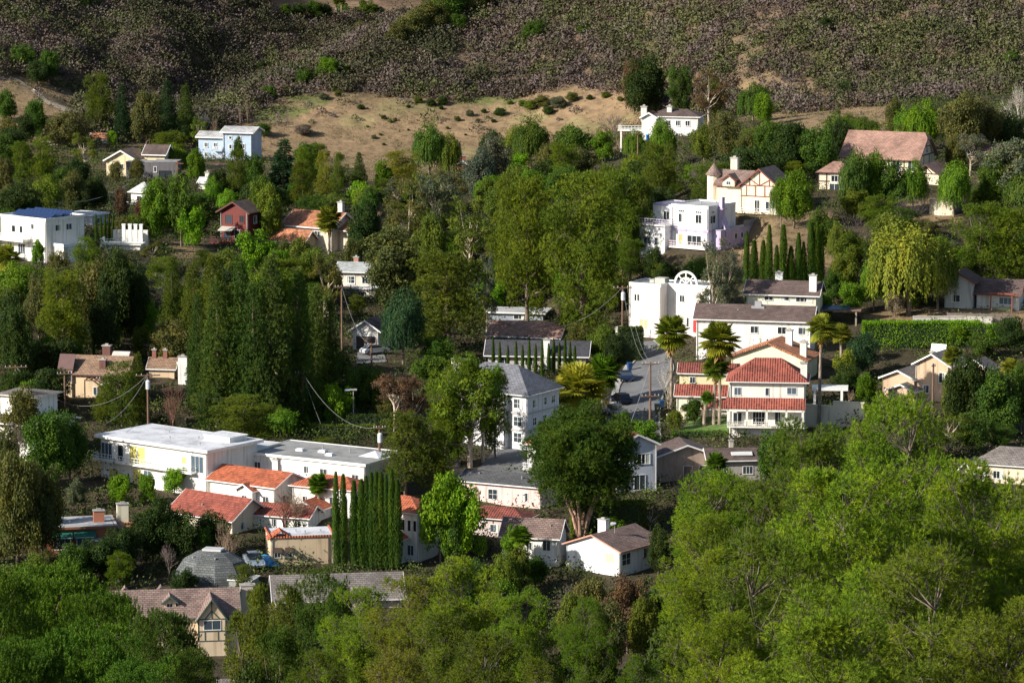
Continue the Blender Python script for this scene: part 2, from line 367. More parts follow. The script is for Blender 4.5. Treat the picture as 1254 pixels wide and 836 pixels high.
def make_protos():
    for s in range(4):        # oak: rounded crown of leafy masses
        C = shell(38, 5.0, 3.4, 3.4, -.92, .62, .12); LR = RS.uniform(.95, 1.65, len(C))
        V = [leaflobes(C, LR, 200, .34, .22), core(4.9, 3.4, 3.5)]
        reg('O', quads('crown', V, LEAF), tmesh(limbs(C[:14], trunk_h=3, top=5.5, r=.35)), 10.2, 9.8)
    for s in range(3):        # light broadleaf
        C = shell(34, 5.1, 3.5, 3.6, -.9, .5, .18); LR = RS.uniform(.75, 1.5, len(C))
        V = [leaflobes(C, LR, 170, .42, .28, .6, up=.1), core(4.9, 3.2, 3.4, 90)]
        reg('B', quads('crown', V, LEAF), tmesh(limbs(C[:18], top=5.8, r=.25)), 10., 9.8)
    for s in range(4):        # Aleppo pine: tufted masses on ascending limbs
        C = []
        for i in range(62):
            a = random.uniform(0, 6.28); h = random.uniform(1.6, 13.3); rr = 3.7 * math.sqrt(max(.05, 1 - ((h - 7.0 - s * .3) / 6.9) ** 2)) * random.uniform(.5, 1.08)
            C.append((rr * math.cos(a), rr * math.sin(a), h))
        C = np.array(C); LR = RS.uniform(.7, 1.35, len(C)); P, o = lobes(C, LR, 64, up=.5, flat=.75)
        V = [needles(P, o * .7 + np.array([0, 0, .5]), 9, .27, .06, .6, .08, o), ncore(7.2, 3.0, 5.2, 1300, 7, .32, .07)]
        reg('P', quads('crown', V, LEAF), tmesh(limbs(C[:16], top=10.5, r=.34, lean=random.uniform(-.6, .6)), (.2, .15, .12)), 9.2, 14.2)
    for s in range(3):        # dense dark conifer
        C = []
        for i in range(95):
            h = 17.4 * (i + RS.rand()) / 95 + .6; rr = 3.6 * max(.02, 1 - (h / 18.8) ** 1.35) ** .8 * random.uniform(.6, 1.04); a = i * 2.4 + random.uniform(-.4, .4)
            C.append((rr * math.cos(a), rr * math.sin(a), h))
        C = np.array(C); LR = RS.uniform(.7, 1.2, len(C)) * (1 - .45 * C[:, 2] / 19); P, o = lobes(C, LR, 75, up=.2, flat=.9)
        V = [needles(P, o * .8 + np.array([0, 0, .3]), 9, .24, .08, .8, .08, o), ncore(7.3, 2.8, 7.0, 1600, 7, .3, .08)]
        reg('D', quads('crown', V, LEAF), tmesh(limbs([], top=17, r=.4), (.13, .09, .07)), 8.4, 18.8)
    for s in range(3):        # weeping pepper tree: domed top, hanging curtains
        C = shell(60, 5.6, 3.6, 2.7, -.35, .6, .12); V = [clumpleaf(C, .85, 70, .4, .16, .4, .5), core(4.6, 3.4, 2.8, 200)]
        S = []
        for i in range(330):
            a = random.uniform(0, 6.28); rr = 3.9 * math.sqrt(random.uniform(.25, 1)); z0 = 5.4 + 2.6 * math.sqrt(max(0, 1 - (rr / 4.1) ** 2)) * random.uniform(.2, 1) - .3; ln = random.uniform(1.4, 3.9)
            k = int(ln * 9); t = np.linspace(0, 1, k)[:, None]
            S.append(np.hstack([rr * math.cos(a) * (1 + .12 * np.sin(t * 2)), rr * math.sin(a) * (1 + .12 * np.sin(t * 2)), z0 - t * ln]) + RS.normal(size=(k, 3)) * .09)
        P = np.concatenate(S); V.append(leafs(P, rsph(len(P)) * .6 + np.array([0, 0, -1.]), .38, .15, unit(P * np.array([1, 1, 0])) + np.array([0, 0, .2])))
        reg('W', quads('crown', V, LEAF), tmesh(limbs(C[:10], top=5, r=.3), (.22, .17, .13)), 8.6, 8.8)
    for s in range(2):        # Italian cypress
        n = 3600; h = RS.rand(n, 1) ** .9 * 11.6 + .15; rr = .72 * (np.sin(np.clip(h / 12, 0, 1) ** .62 * math.pi)) ** .65 + .03; rr = rr * RS.uniform(.75, 1.12, (n, 1)); a = RS.rand(n, 1) * 6.283
        rr *= 1 + .1 * np.sin(a * 3 + h * .6)
        P = np.hstack([rr * np.cos(a), rr * np.sin(a), h]); o = np.hstack([np.cos(a), np.sin(a), np.full((n, 1), 2.4)])
        V = [leafs(P, o + RS.normal(size=o.shape) * .3, .38, .12, o * np.array([1, 1, 0]))]
        q = core(5.6, .45, 5.2, 300, .9); V.append(q)
        reg('C', quads('crown', V, LEAF), tmesh(limbs([], top=6, r=.12)), 1.6, 12)
    for s in range(3):        # eucalyptus: pale limbs, separate drooping masses
        C = []
        for i in range(17):
            a = random.uniform(0, 6.28); h = random.uniform(5.2, 14.5); rr = 3.8 * math.sqrt(max(.08, 1 - ((h - 9.5) / 6.2) ** 2)) * random.uniform(.45, 1)
            C.append((rr * math.cos(a), rr * math.sin(a), h))
        C = np.array(C); C2 = np.repeat(C, 3, 0) + RS.normal(size=(len(C) * 3, 3)) * np.array([.75, .75, .6])
        V = [leaflobes(C2, RS.uniform(.6, 1.2, len(C2)), 130, .42, .15, .2, .8, lo=.4)]
        reg('E', quads('crown', V, LEAF), tmesh(limbs(C, top=11, r=.34, lean=random.uniform(-1, 1)), (.5, .42, .33)), 9.2, 15.6)
    for s in range(2):        # spruce with level tiers
        P = []; A = []
        for t in range(24):
            h = 1.0 + t * .53; R0 = 3.4 * (1 - h / 14.4) + .15
            for b in range(11):
                a = random.uniform(0, 6.28)
                for q in np.linspace(.15, 1, max(3, int(R0 * 5))):
                    P.append((R0 * q * math.cos(a), R0 * q * math.sin(a), h - .22 * R0 * q * q + random.uniform(-.06, .06))); A.append((math.cos(a), math.sin(a), -.15))
        P = np.array(P); A = np.array(A)
        V = [needles(P, A, 11, .42, .1, .45, .2)]
        reg('S', quads('crown', V, LEAF), tmesh(limbs([], top=13.4, r=.25)), 7, 14.2)
    # long-needled pine close to the camera: feathery sprays on visible grey twigs
    for s in range(3):
        C = []; mb = MB(); top = 17.; lean = random.uniform(-1.2, 1.2)
        q = [Vector((lean * (i / 8) ** 2, .5 * math.sin(i), top * i / 8 - (1.5 if i == 0 else 0))) for i in range(9)]
        for i in range(8): mb.cyl(q[i], q[i + 1], .36 * (1 - i * .118), .36 * (1 - (i + 1) * .118), 8, False)
        C = []
        for i in range(104):
            h = random.uniform(1.2, 17.9); a = random.uniform(0, 6.28); rr = 5.5 * math.sqrt(max(.05, 1 - ((h - 8.5) / 10.2) ** 2)) * random.uniform(.45, 1.08)
            p = Vector((rr * math.cos(a), rr * math.sin(a), h)); C.append(tuple(p)); k = min(7, int(max(0, h - rr * .75) / top * 8)); b = q[k]
            m = b.lerp(p, .55) + Vector((0, 0, -.3)); mb.cyl(b, m, .06, .04, 5, False); mb.cyl(m, p, .04, .02, 4, False)
            for j in range(9):
                e = p + Vector((random.gauss(0, 1), random.gauss(0, 1), random.gauss(.5, .7))).normalized() * random.uniform(.9, 1.75); mb.cyl(m.lerp(p, random.uniform(.5, 1)), e, .028, .01, 3, False)
        C = np.array(C); LR = RS.uniform(.6, 1.45, len(C)); P, o = lobes(C, LR, 100, up=.45, flat=.85, lo=.65, hi=1.12)
        V = [needles(P, o * .8 + np.array([0, 0, .55]), 17, .24, .032, .6, .12, o), ncore(8.8, 4.4, 7.2, 2600)]
        reg('FP', quads('crown', V, LEAF), tmesh(mb, (.17, .14, .11)), 13.4, 19.2)
    # bushy pine with upright candle shoots
    for s in range(2):
        C = shell(120, 8.4, 5.7, 6.2, -.6, .78, .08); LR = RS.uniform(.8, 1.35, len(C)); P, o = lobes(C, LR, 34, up=.8, flat=.8, lo=.8)
        V = []
        for q in range(18):               # each shoot is a short upright brush of needles
            a = RS.rand(len(P)) * 6.283; rad = np.stack([np.cos(a), np.sin(a), np.zeros(len(a))], 1); lean_ = o * np.array([.35, .35, .1]); t = RS.rand(len(P), 1)
            b = P + (lean_ + np.array([0, 0, 1.])) * t * .42; d = rad * (.85 - .5 * t) + lean_ + np.array([0, 0, .75]); l = RS.uniform(.16, .26, (len(P), 1)); u_ = unit(d)
            sd = unit(np.cross(rad + np.array([0, 0, .4]) + RS.normal(size=rad.shape) * .25, u_)) * .032
            V.append(np.stack([b - sd, b + sd, b + u_ * l + sd * .4, b + u_ * l - sd * .4], 1).reshape(-1, 3))
        V.append(ncore(8.5, 5.4, 5.8, 3000))
        reg('CP', quads('crown', V, LEAF), tmesh(limbs(C[::12], top=11, r=.4), (.2, .15, .12)), 13.6, 15.8)
    # single broad dense pine on a forked trunk
    C = shell(120, 8.3, 4.9, 5.0, -.85, .6, .08); LR = RS.uniform(1.0, 1.6, len(C)); P, o = lobes(C, LR, 105, up=.4)
    V = [needles(P, o * .7 + np.array([0, 0, .6]), 9, .27, .055, .6, .1, o), ncore(8.4, 4.4, 4.6, 4200)]
    mb = MB()
    for i in range(6):
        a = i * 1.05 + .4; b0 = Vector((0, 0, -1)); k1 = Vector((math.cos(a) * .9, math.sin(a) * .9, 2.6)); k2 = Vector((math.cos(a) * 2.2, math.sin(a) * 2.2, 5.6)); k3 = Vector((math.cos(a) * 3.2, math.sin(a) * 3.2, 9.4))
        mb.cyl(b0, k1, .26, .2, 7, False); mb.cyl(k1, k2, .2, .14, 6, False); mb.cyl(k2, k3, .14, .05, 5, False)
        for j in range(3): mb.cyl(k2, k2 + Vector((random.uniform(-2, 2), random.uniform(-2, 2), random.uniform(1, 2.6))), .09, .03, 4, False)
    reg('G', quads('crown', V, LEAF), tmesh(mb, (.42, .27, .2)), 13., 14.4)
    for s in range(3):        # bare branching tree
        mb = MB()
        def br(p, d, l, r, k):
            e = p + d * l; mb.cyl(p, e, r, r * .62, 4 if k > 2 else 3, False)
            if k == 0: return
            for i in range(3 if k > 1 else 4):
                o = Vector((random.gauss(0, 1), random.gauss(0, 1), random.gauss(0, .6)))
                br(p.lerp(e, random.uniform(.6, 1)), (d + o * .45 + Vector((0, 0, .15))).normalized(), l * random.uniform(.6, .85), r * .58, k - 1)
        br(Vector((0, 0, -.8)), Vector((0, 0, 1)), 3.0, .17, 5)
        for g in range(3): br(Vector((0, 0, .5 + g * .4)), Vector((random.gauss(0, .5), random.gauss(0, .5), 1)).normalized(), 2.6, .11, 4)
        PROTO.setdefault('N', []).append((None, mb, 7.5, 9.5))
    # fan palm crown
    mb = MB()
    def fan(c, d, size):
        d = d.normalized(); s = d.cross(Vector((0, 0, 1))); s = s.normalized() if s.length > .1 else Vector((1, 0, 0)); n = s.cross(d); hub = c + d * size * .55
        mb.cyl(c, hub, .03, .02, 3, False)
        for i in range(15):
            a = R(-105 + 15 * i); dd = (d * math.cos(a) + s * math.sin(a)); L = size * (.62 + .12 * math.cos(a)); t = hub + dd * L + Vector((0, 0, -.13 * L)) ; w = (s * math.cos(a) - d * math.sin(a)) * .075 * size
            mm = hub + dd * L * .55; mb.quad(hub, mm + w + n * .03, t, mm - w - n * .03)
    for i in range(64):
        a = random.uniform(0, 6.28); el = random.uniform(-.95, 1.3); fan(Vector((0, 0, 0)), Vector((math.cos(a) * math.cos(el), math.sin(a) * math.cos(el), math.sin(el))), random.uniform(1.0, 1.35))
    PROTO['Fc'] = mb
    mb = MB()
    keep = mb
    for i in range(26):
        a = random.uniform(0, 6.28); el = random.uniform(-1.45, -.85); d = Vector((math.cos(a) * math.cos(el), math.sin(a) * math.cos(el), math.sin(el)))
        c = Vector((0, 0, random.uniform(-.9, 0))); t = c + d * random.uniform(.9, 1.3); s = d.cross(Vector((0, 0, 1))).normalized() * .16
        mb.quad(c, c.lerp(t, .6) + s, t, c.lerp(t, .6) - s)
    PROTO['Fs'] = mb
    mb = MB()                 # feather palm crown: arching fronds with leaflets
    for i in range(15):
        a = i * 2.4; el = random.uniform(.35, 1.3); pts = []; p = Vector((0, 0, 0)); d = Vector((math.cos(a) * math.cos(el), math.sin(a) * math.cos(el), math.sin(el)))
        for j in range(13):
            pts.append(p.copy()); p = p + d * .27; d = (d + Vector((0, 0, -.17))).normalized()
        for j in range(12):
            mb.cyl(pts[j], pts[j + 1], .035 * (1 - j / 14), .032 * (1 - j / 14), 3, False)
            if j < 2: continue
            dd = (pts[j + 1] - pts[j]).normalized(); s = dd.cross(Vector((0, 0, 1))).normalized()
            for sg in (-1, 1):
                for q in (0, .5):
                    b = pts[j].lerp(pts[j + 1], q); l = .62 * math.sin(math.pi * (j + 1.5) / 15) + .12
                    t = b + (s * sg * .8 + dd * .5 + Vector((0, 0, -.5))).normalized() * l; w = dd * .04
                    mb.quad(b - w, b + w, t)
    PROTO['Qc'] = mb
make_protos()
TONE = {'F': (.078, .145, .016), 'c': (.070, .112, .028), 'q': (.26, .27, .03), 'N': (.165, .235, .022), 'g': (.062, .105, .02), 'd': (.034, .056, .018), 'y': (.16, .175, .020), 'l': (.12, .23, .016), 'o': (.09, .095, .028), 'b': (.030, .062, .030),
        'r': (.105, .066, .036), 'k': (.095, .105, .066), 'p': (.16, .13, .13), 'w': (.5, .47, .42), 'm': (.095, .125, .022), 'Y': (.5, .36, .02), 't': (.26, .2, .15), 'e': (.055, .10, .018), 'f': (.09, .165, .016), 'n': (.112, .155, .02)}
TNAME = {'F': 'rich green', 'c': 'cool green', 'q': 'golden green', 'N': 'sunlit yellow-green', 'g': 'mid green', 'd': 'dark green', 'y': 'yellow-green', 'l': 'bright lime green', 'o': 'olive brown', 'b': 'blue-green', 'r': 'reddish brown', 'k': 'grey-green', 'p': 'grey',
         'w': 'whitish', 'm': 'moss green', 'Y': 'bright yellow', 't': 'tan', 'e': 'deep green', 'f': 'fresh green', 'n': 'sunlit green'}
for k_ in 'gemfnNcdlb': TONE[k_] = (TONE[k_][0] * .98, TONE[k_][1] * 1.0, TONE[k_][2] * .78)
KNAME = {'O': ('oak_tree', 'round leafy tree', 'tree'), 'B': ('broadleaf_tree', 'light leafy tree', 'tree'), 'P': ('pine_tree', 'tufted pine', 'pine tree'), 'D': ('conifer_tree', 'dense conical evergreen', 'conifer'),
         'W': ('weeping_tree', 'weeping tree', 'tree'), 'C': ('cypress_tree', 'narrow cypress', 'cypress'), 'E': ('eucalyptus_tree', 'open-crowned eucalyptus', 'tree'), 'G': ('pine_tree', 'broad forked pine', 'pine tree'), 'S': ('spruce_tree', 'tiered spruce', 'conifer'),
         'N': ('bare_tree', 'leafless tree', 'tree'), 'F': ('fan_palm', 'fan palm', 'palm'), 'Q': ('feather_palm', 'feather palm', 'palm'), 'FP': ('long_needled_pine', 'feathery pine', 'pine tree'), 'CP': ('bushy_pine', 'bushy pine', 'pine tree')}
BARE = {}
def bare_mesh(i, tone):
    k = (i, tone)
    if k not in BARE: BARE[k] = tmesh(PROTO['N'][i][1], {'p': (.2, .16, .15), 'w': (.6, .56, .5), 't': (.33, .24, .17), 'r': (.2, .1, .07), 'o': (.2, .16, .1)}.get(tone, (.3, .26, .22)))
    return BARE[k]
TREES = []      # records for the labels
GRP = {}
def tree(kind, px, ytop, ybase, w, tone='g', D=None, label=None, group=None, seed=None):
    name, kn, cat = KNAME[kind]
    if D is None: base = cast(px, ybase)
    else:
        p = at(px, ytop, D); base = Vector((p.x, p.y, float(gz(p.x, p.y))))
    D = base.y; s = F / math.hypot(D, CAMZ - base.z) ; top = at(px, ytop, D)
    h = max(1., top.z - base.z); W = w / s * (1.1 if kind in 'OBPWDE' else 1.)
    rnd = random.Random(int(px * 7 + ytop * 13)); o = empty(name, base, rnd.uniform(0, 6.28))
    tone0 = TONE[tone]; j = rnd.uniform(.88, 1.14); col = (tone0[0] * j * rnd.uniform(.9, 1.1), tone0[1] * j, tone0[2] * j * rnd.uniform(.85, 1.2), 1)
    if kind in ('F', 'Q'):
        cr = W / (2.6 if kind == 'F' else 3.4)
        ht = h - cr * (1.3 if kind == 'F' else 1.1)
        mb = MB(); n = 6; ln = rnd.uniform(-.4, .4)
        for i in range(n):
            f0 = i / n; f1 = (i + 1) / n; mb.cyl((ln * f0 * f0, 0, ht * f0 - (1 if i == 0 else 0)), (ln * f1 * f1, 0, ht * f1), .26 - .08 * f0, .26 - .08 * f1, 8, i == n - 1)
        t = link('trunk', tmesh(mb, (.3, .25, .2)), o)
        def pm(src, nm, colr):
            key = ('palm', nm)
            if key not in GRP:
                me = bpy.data.meshes.new(nm); me.from_pydata(src.v, [], src.f); me.update(); me.materials.append(mat_leaf('leaf')); GRP[key] = me
            c = link(nm, GRP[key], o, (ln, 0, ht)); c.scale = (cr, cr, cr); c.color = colr; return c
        if kind == 'F':
            pm(PROTO['Fc'], 'crown', col); pm(PROTO['Fs'], 'dead_fronds', (.3, .2, .1, 1))
        else: pm(PROTO['Qc'], 'crown', col)
    else:
        ps = PROTO[kind]; i = rnd.randrange(len(ps)) if seed is None else seed; cm, tm, W0, H0 = ps[i]
        sc = (W / W0, W / W0, h / H0)
        if kind == 'N':
            t = link('trunk', bare_mesh(i, tone), o); t.scale = sc
        else:
            off = 0
            if kind in ('FP', 'CP'):                  # tall pines carry the crown on a bare lower trunk
                z1 = min(sc[2], sc[0] * 1.12); off = h - H0 * z1; sc = (sc[0], sc[1], z1)
            c = link('crown', cm, o); c.scale = sc; c.color = col; c.location = (0, 0, off)
            t = link('trunk', tm, o); t.scale = sc; t.location = (0, 0, off)
            if off > .8:
                mb = MB(); mb.cyl((0, 0, -1), (0, 0, off - .6), .5, .38, 8); link('lower_trunk', tmesh(mb), o)
    o['category'] = cat
    if group: o['group'] = group
    if label: o['label'] = label
    TREES.append(dict(o=o, kind=kind, px=px, yt=ytop, yb=proj(base)[1], w=w, h=proj(base)[1] - ytop, tone=tone, D=D, label=label, group=group))
    return o
# ------------------------------------------------------------------ buildings (plan drawn in local units; k turns units into metres)
LAND = []
RW = random.Random(3)
class H:
    def __init__(s, name, label, short, px, py, rot, wall, D=None, cat='house', pad=26, group=None, lx=0, siding=False):
        p = cast(px, py, f=gz0) if not (D and D > 1200) else at(px, py, D)
        s.p = p; s.k = math.hypot(p.y, CAMZ - p.z) / F; s.rot = rot
        s.root = empty(name, p, R(rot)); tag(s.root, label, cat, group)
        s.wm = (mat_siding if siding else mat_wall)(wall); s.W = MB(); s.b = None
        s.lm = (px + lx, py - 15, short); LAND.append(s.lm)
        if pad:
            a = R(rot); PADS.append((p.x + pad * .1 * s.k * math.cos(a), p.y + pad * .4 * s.k, p.z, pad * s.k))
    def box(s, x0, x1, y0, y1, z0, z1):
        s.W.box(x0, x1, y0, y1, z0, z1); s.b = (x0, x1, y0, y1, z0, z1); s.b0 = getattr(s, 'b0', None) or s.b; return s
    def part(s, name, mb, mat, parent=None): return mb.build(name, mat, parent or s.root, s.k)
    def gable(s, rise, mat, axis='x', o=3, t=1.4, b=None, wallg=True):
        x0, x1, y0, y1, z0, z = b or s.b; m = MB()
        if axis == 'x':
            c = (y0 + y1) / 2; sl = rise / ((y1 - y0) / 2); e = z - o * sl + t
            m.slab([(x0 - o, y0 - o, e), (x1 + o, y0 - o, e), (x1 + o, c, z + rise + t), (x0 - o, c, z + rise + t)], t)
            m.slab([(x1 + o, y1 + o, e), (x0 - o, y1 + o, e), (x0 - o, c, z + rise + t), (x1 + o, c, z + rise + t)], t)
            if wallg:
                for x in (x0 + .1, x1 - .1): s.W.quad((x, y0, z), (x, y1, z), (x, c, z + rise))
        else:
            c = (x0 + x1) / 2; sl = rise / ((x1 - x0) / 2); e = z - o * sl + t
            m.slab([(x0 - o, y1 + o, e), (x0 - o, y0 - o, e), (c, y0 - o, z + rise + t), (c, y1 + o, z + rise + t)], t)
            m.slab([(x1 + o, y0 - o, e), (x1 + o, y1 + o, e), (c, y1 + o, z + rise + t), (c, y0 - o, z + rise + t)], t)
            if wallg:
                for y in (y0 + .1, y1 - .1): s.W.quad((x0, y, z), (x1, y, z), (c, y, z + rise))
        r = s.part('roof', m, mat); s.trim(m, axis, (x0, x1, y0, y1, z), rise, o, t, r); return r
    def trim(s, m, axis, b, rise, o, t, r):       # barge boards, gutter and ridge cap
        x0, x1, y0, y1, z = b; g = MB()
        if axis == 'x':
            c = (y0 + y1) / 2; sl = rise / ((y1 - y0) / 2); e = z - o * sl
            for x in (x0 - o - .5, x1 + o + .02):
                for (ya, yb) in ((y0 - o, c), (y1 + o, c)):
                    za, zb = e, z + rise; g.quad((x, ya, za - .6), (x, yb, zb - .6), (x, yb, zb + t), (x, ya, za + t)); g.quad((x + .5, ya, za - .6), (x + .5, ya, za + t), (x + .5, yb, zb + t), (x + .5, yb, zb - .6))
                    g.quad((x, ya, za + t), (x, yb, zb + t), (x + .5, yb, zb + t), (x + .5, ya, za + t))
            g.box(x0 - o, x1 + o, y0 - o - .7, y0 - o - .03, e + .1, e + t)
        else:
            c = (x0 + x1) / 2; sl = rise / ((x1 - x0) / 2); e = z - o * sl
            for y in (y0 - o - .5,):
                for (xa, xb) in ((x0 - o, c), (x1 + o, c)):
                    za, zb = e, z + rise; g.quad((xa, y, za - .6), (xb, y, zb - .6), (xb, y, zb + t), (xa, y, za + t)); g.quad((xa, y, za + t), (xb, y, zb + t), (xb, y + .5, zb + t), (xa, y + .5, za + t))
            g.box(x1 + o + .03, x1 + o + .7, y0 - o, y1 + o, e + .1, e + t); g.box(x0 - o - .7, x0 - o - .03, y0 - o, y1 + o, e + .1, e + t)
        g.build('trim', s.trimm if hasattr(s, 'trimm') else PIK, r, s.k)
    def hip(s, rise, mat, o=3, t=1.2, b=None, dutch=0):
        x0, x1, y0, y1, z0, z = b or s.b; m = MB(); x0 -= o; x1 += o; y0 -= o; y1 += o
        w, d = x1 - x0, y1 - y0; h = min(w, d) / 2; cx, cy = (x0 + x1) / 2, (y0 + y1) / 2; Z = z + t
        if w >= d: a, c = (x0 + h, cy, Z + rise), (x1 - h, cy, Z + rise)
        else: a, c = (cx, y0 + h, Z + rise), (cx, y1 - h, Z + rise)
        p = [(x0, y0, Z), (x1, y0, Z), (x1, y1, Z), (x0, y1, Z)]
        if w >= d: m.quad(p[0], p[1], c, a); m.quad(p[1], p[2], c); m.quad(p[2], p[3], a, c); m.quad(p[3], p[0], a)
        else: m.quad(p[0], p[1], a); m.quad(p[1], p[2], c, a); m.quad(p[2], p[3], c); m.quad(p[3], p[0], a, c)
        q = [(x, y, z) for x, y, _ in p]
        for i in range(4): j = (i + 1) % 4; m.quad(q[i], q[j], p[j], p[i])
        m.quad(*q[::-1]); r = s.part('roof', m, mat)
        g = MB(); g.box(x0, x1, y0 - .6, y0 - .03, z + .1, Z - .05); g.box(x0 - .6, x0 - .03, y0, y1, z + .1, Z - .05); g.box(x1 + .03, x1 + .6, y0, y1, z + .1, Z - .05)
        g.build('gutter', s.trimm if hasattr(s, 'trimm') else PIK, r, s.k); return r
    def flat(s, mat, o=3, t=3, b=None, fascia=None, lip=0):
        x0, x1, y0, y1, z0, z = b or s.b; m = MB(); m.box(x0 - o, x1 + o, y0 - o, y1 + o, z + .05, z + t); r = s.part('roof', m, mat)
        if fascia or lip:
            g = MB(); e = .7
            for q in ((x0 - o - e, x1 + o + e, y0 - o - e, y0 - o - .02), (x0 - o - e, x1 + o + e, y1 + o + .02, y1 + o + e), (x0 - o - e, x0 - o - .02, y0 - o, y1 + o), (x1 + o + .02, x1 + o + e, y0 - o, y1 + o)):
                g.box(*q, z - .2, z + t + lip + .15)
            g.build('fascia', fascia or PIK, r, s.k)
        return r
    def shed(s, pts, mat, t=1.4): m = MB(); m.slab(pts, t); return s.part('roof', m, mat)
    def w(s, face, a, z, w, h, n=2, rows=1, b=None, c=None, pane=None, fr=None, f=.55, name='window', sill=True):
        x0, x1, y0, y1 = (b or s.b)[:4]
        if face == 'f': P = lambda u, d, v: (u, (y0 if c is None else c) - d, v)
        elif face == 'r': P = lambda u, d, v: ((x1 if c is None else c) + d, u, v)
        elif face == 'l': P = lambda u, d, v: ((x0 if c is None else c) - d, u, v)
        def bx(m, u0, u1, v0, v1, d0, d1):
            p = P(u0, d0, v0); q = P(u1, d1, v1); m.box(min(p[0], q[0]), max(p[0], q[0]), min(p[1], q[1]), max(p[1], q[1]), v0, v1)
        m = MB(); A, B = a - w / 2, a + w / 2; Z = z + h
        bx(m, A - f, A, z - f, Z + f, -.2, .55); bx(m, B, B + f, z - f, Z + f, -.2, .55); bx(m, A, B, Z, Z + f, -.2, .55); bx(m, A - f, B + f, z - f * 1.6, z, -.22, .8 if sill else .5)
        for i in range(1, n): u = A + w * i / n; bx(m, u - .22, u + .22, z, Z, -.2, .4)
        for i in range(1, rows): v = z + h * i / rows; bx(m, A, B, v - .18, v + .18, -.2, .38)
        fo = s.part(name, m, fr or WHITE)
        g = MB(); bx(g, A, B, z, Z, -.2, .12); g.build('pane' if pane in (None, GLASSB) else 'blind', pane or GLASS, fo, s.k)
        if pane is None and w > 5 and RW.random() < .4:                       # a drawn curtain behind part of the glass
            q = MB(); e = w * RW.uniform(.2, .45); sd = RW.random() < .5; bx(q, A if sd else B - e, A + e if sd else B, z, Z, 0, .16); q.build('curtain', BLIND, fo, s.k)
        return fo
    def ws(s, face, As, z, w, h, **kw):
        for a in As: s.w(face, a, z, w, h, **kw)
    def door(s, face, a, z, w, h, col=(.12, .1, .09), b=None, name='door', c=None):
        x0, x1, y0, y1 = (b or s.b)[:4]; m = MB(); fr = MB()
        for mm, g, d in ((fr, .8, .35), (m, 0, .6)):
            if face == 'f': cc = y0 if c is None else c; mm.box(a - w / 2 - g, a + w / 2 + g, cc - d, cc + .2, z, z + h + g)
            elif face == 'r': cc = x1 if c is None else c; mm.box(cc - .2, cc + d, a - w / 2 - g, a + w / 2 + g, z, z + h + g)
            else: cc = x0 if c is None else c; mm.box(cc - d, cc + .2, a - w / 2 - g, a + w / 2 + g, z, z + h + g)
        d = s.part(name, m, mat_plain('door_paint', col, .5)); fr.build('frame', PIK, d, s.k); return d
    def chim(s, x, y, z0, z1, w=7, d=5, col=(.7, .68, .64), cap=(.35, .33, .3)):
        m = MB(); m.box(x - w / 2, x + w / 2, y - d / 2, y + d / 2, z0, z1); c = s.part('chimney', m, mat_wall(col))
        g = MB(); g.box(x - w / 2 - .8, x + w / 2 + .8, y - d / 2 - .8, y + d / 2 + .8, z1 + .02, z1 + 1.2); g.box(x - w / 5, x + w / 5, y - d / 5, y + d / 5, z1 + 1.2, z1 + 3); g.build('cap', mat_plain('metal_cap', cap, .6), c, s.k); return c
    def balc(s, x0, x1, y0, y1, z, h=8, rail=(.75, .75, .74), sides='flr', t=1.5, step=4., slab=None, posts=None):
        m = MB(); m.box(x0, x1, y0, y1, z - t, z); r = s.part('balcony', m, slab or s.wm); g = MB()
        def run(ax, c, a, b):
            n = max(1, int((b - a) / step))
            for i in range(n + 1):
                u = a + (b - a) * i / n
                if ax == 'x': g.box(u - .2, u + .2, c - .2, c + .2, z + .02, z + h)
                else: g.box(c - .2, c + .2, u - .2, u + .2, z + .02, z + h)
            for v in (h, h * .55, h * .2):
                if ax == 'x': g.box(a - .3, b + .3, c - .3, c + .3, z + v - .25, z + v + .25)
                else: g.box(c - .3, c + .3, a - .3, b + .3, z + v - .25, z + v + .25)
        if 'f' in sides: run('x', y0 + .5, x0 + .5, x1 - .5)
        if 'l' in sides: run('y', x0 + .5, y0 + .5, y1)
        if 'r' in sides: run('y', x1 - .5, y0 + .5, y1)
        g.build('railing', mat_plain('rail', rail, .5), r, s.k)
        if posts:
            q = MB()
            for x in posts: q.box(x - .9, x + .9, y0 + .8, y0 + 2.6, z - t - 30, z - t - .02)
            q.build('post', s.wm, r, s.k)
        return r
    def vents(s, pts, z):
        for x, y in pts:
            m = MB(); m.cyl((x, y, z - 2), (x, y, z + 2.2), .7, n=8); m.cyl((x, y, z + 2.2), (x, y, z + 3), 1.2, n=8); s.part('vent_pipe', m, mat_plain('vent_metal', (.4, .4, .4), .5, .4))
    def timber(s, face, segs, b=None, col=(.16, .07, .04), wd=1.3, c=None):
        """half-timber boards: segments in the face plane (u0,v0,u1,v1)"""
        x0, x1, y0, y1 = (b or s.b)[:4]; m = MB()
        for (a, v, a2, v2) in segs:
            d = Vector((a2 - a, v2 - v)); n = Vector((-d.y, d.x)).normalized() * wd / 2
            q = [(a + n.x, v + n.y), (a2 + n.x, v2 + n.y), (a2 - n.x, v2 - n.y), (a - n.x, v - n.y)]
            for dd in (.35,):
                if face == 'f': cc = (y0 if c is None else c) - dd; m.slab3(q, lambda u, w_: (u, cc, w_), (0, .5, 0))
                elif face == 'r': cc = (x1 if c is None else c) + dd; m.slab3(q, lambda u, w_: (cc, u, w_), (-.5, 0, 0))
                else: cc = (x0 if c is None else c) - dd; m.slab3(q, lambda u, w_: (cc, u, w_), (.5, 0, 0))
        return s.part('timbering', m, mat_plain('timber', col, .7))
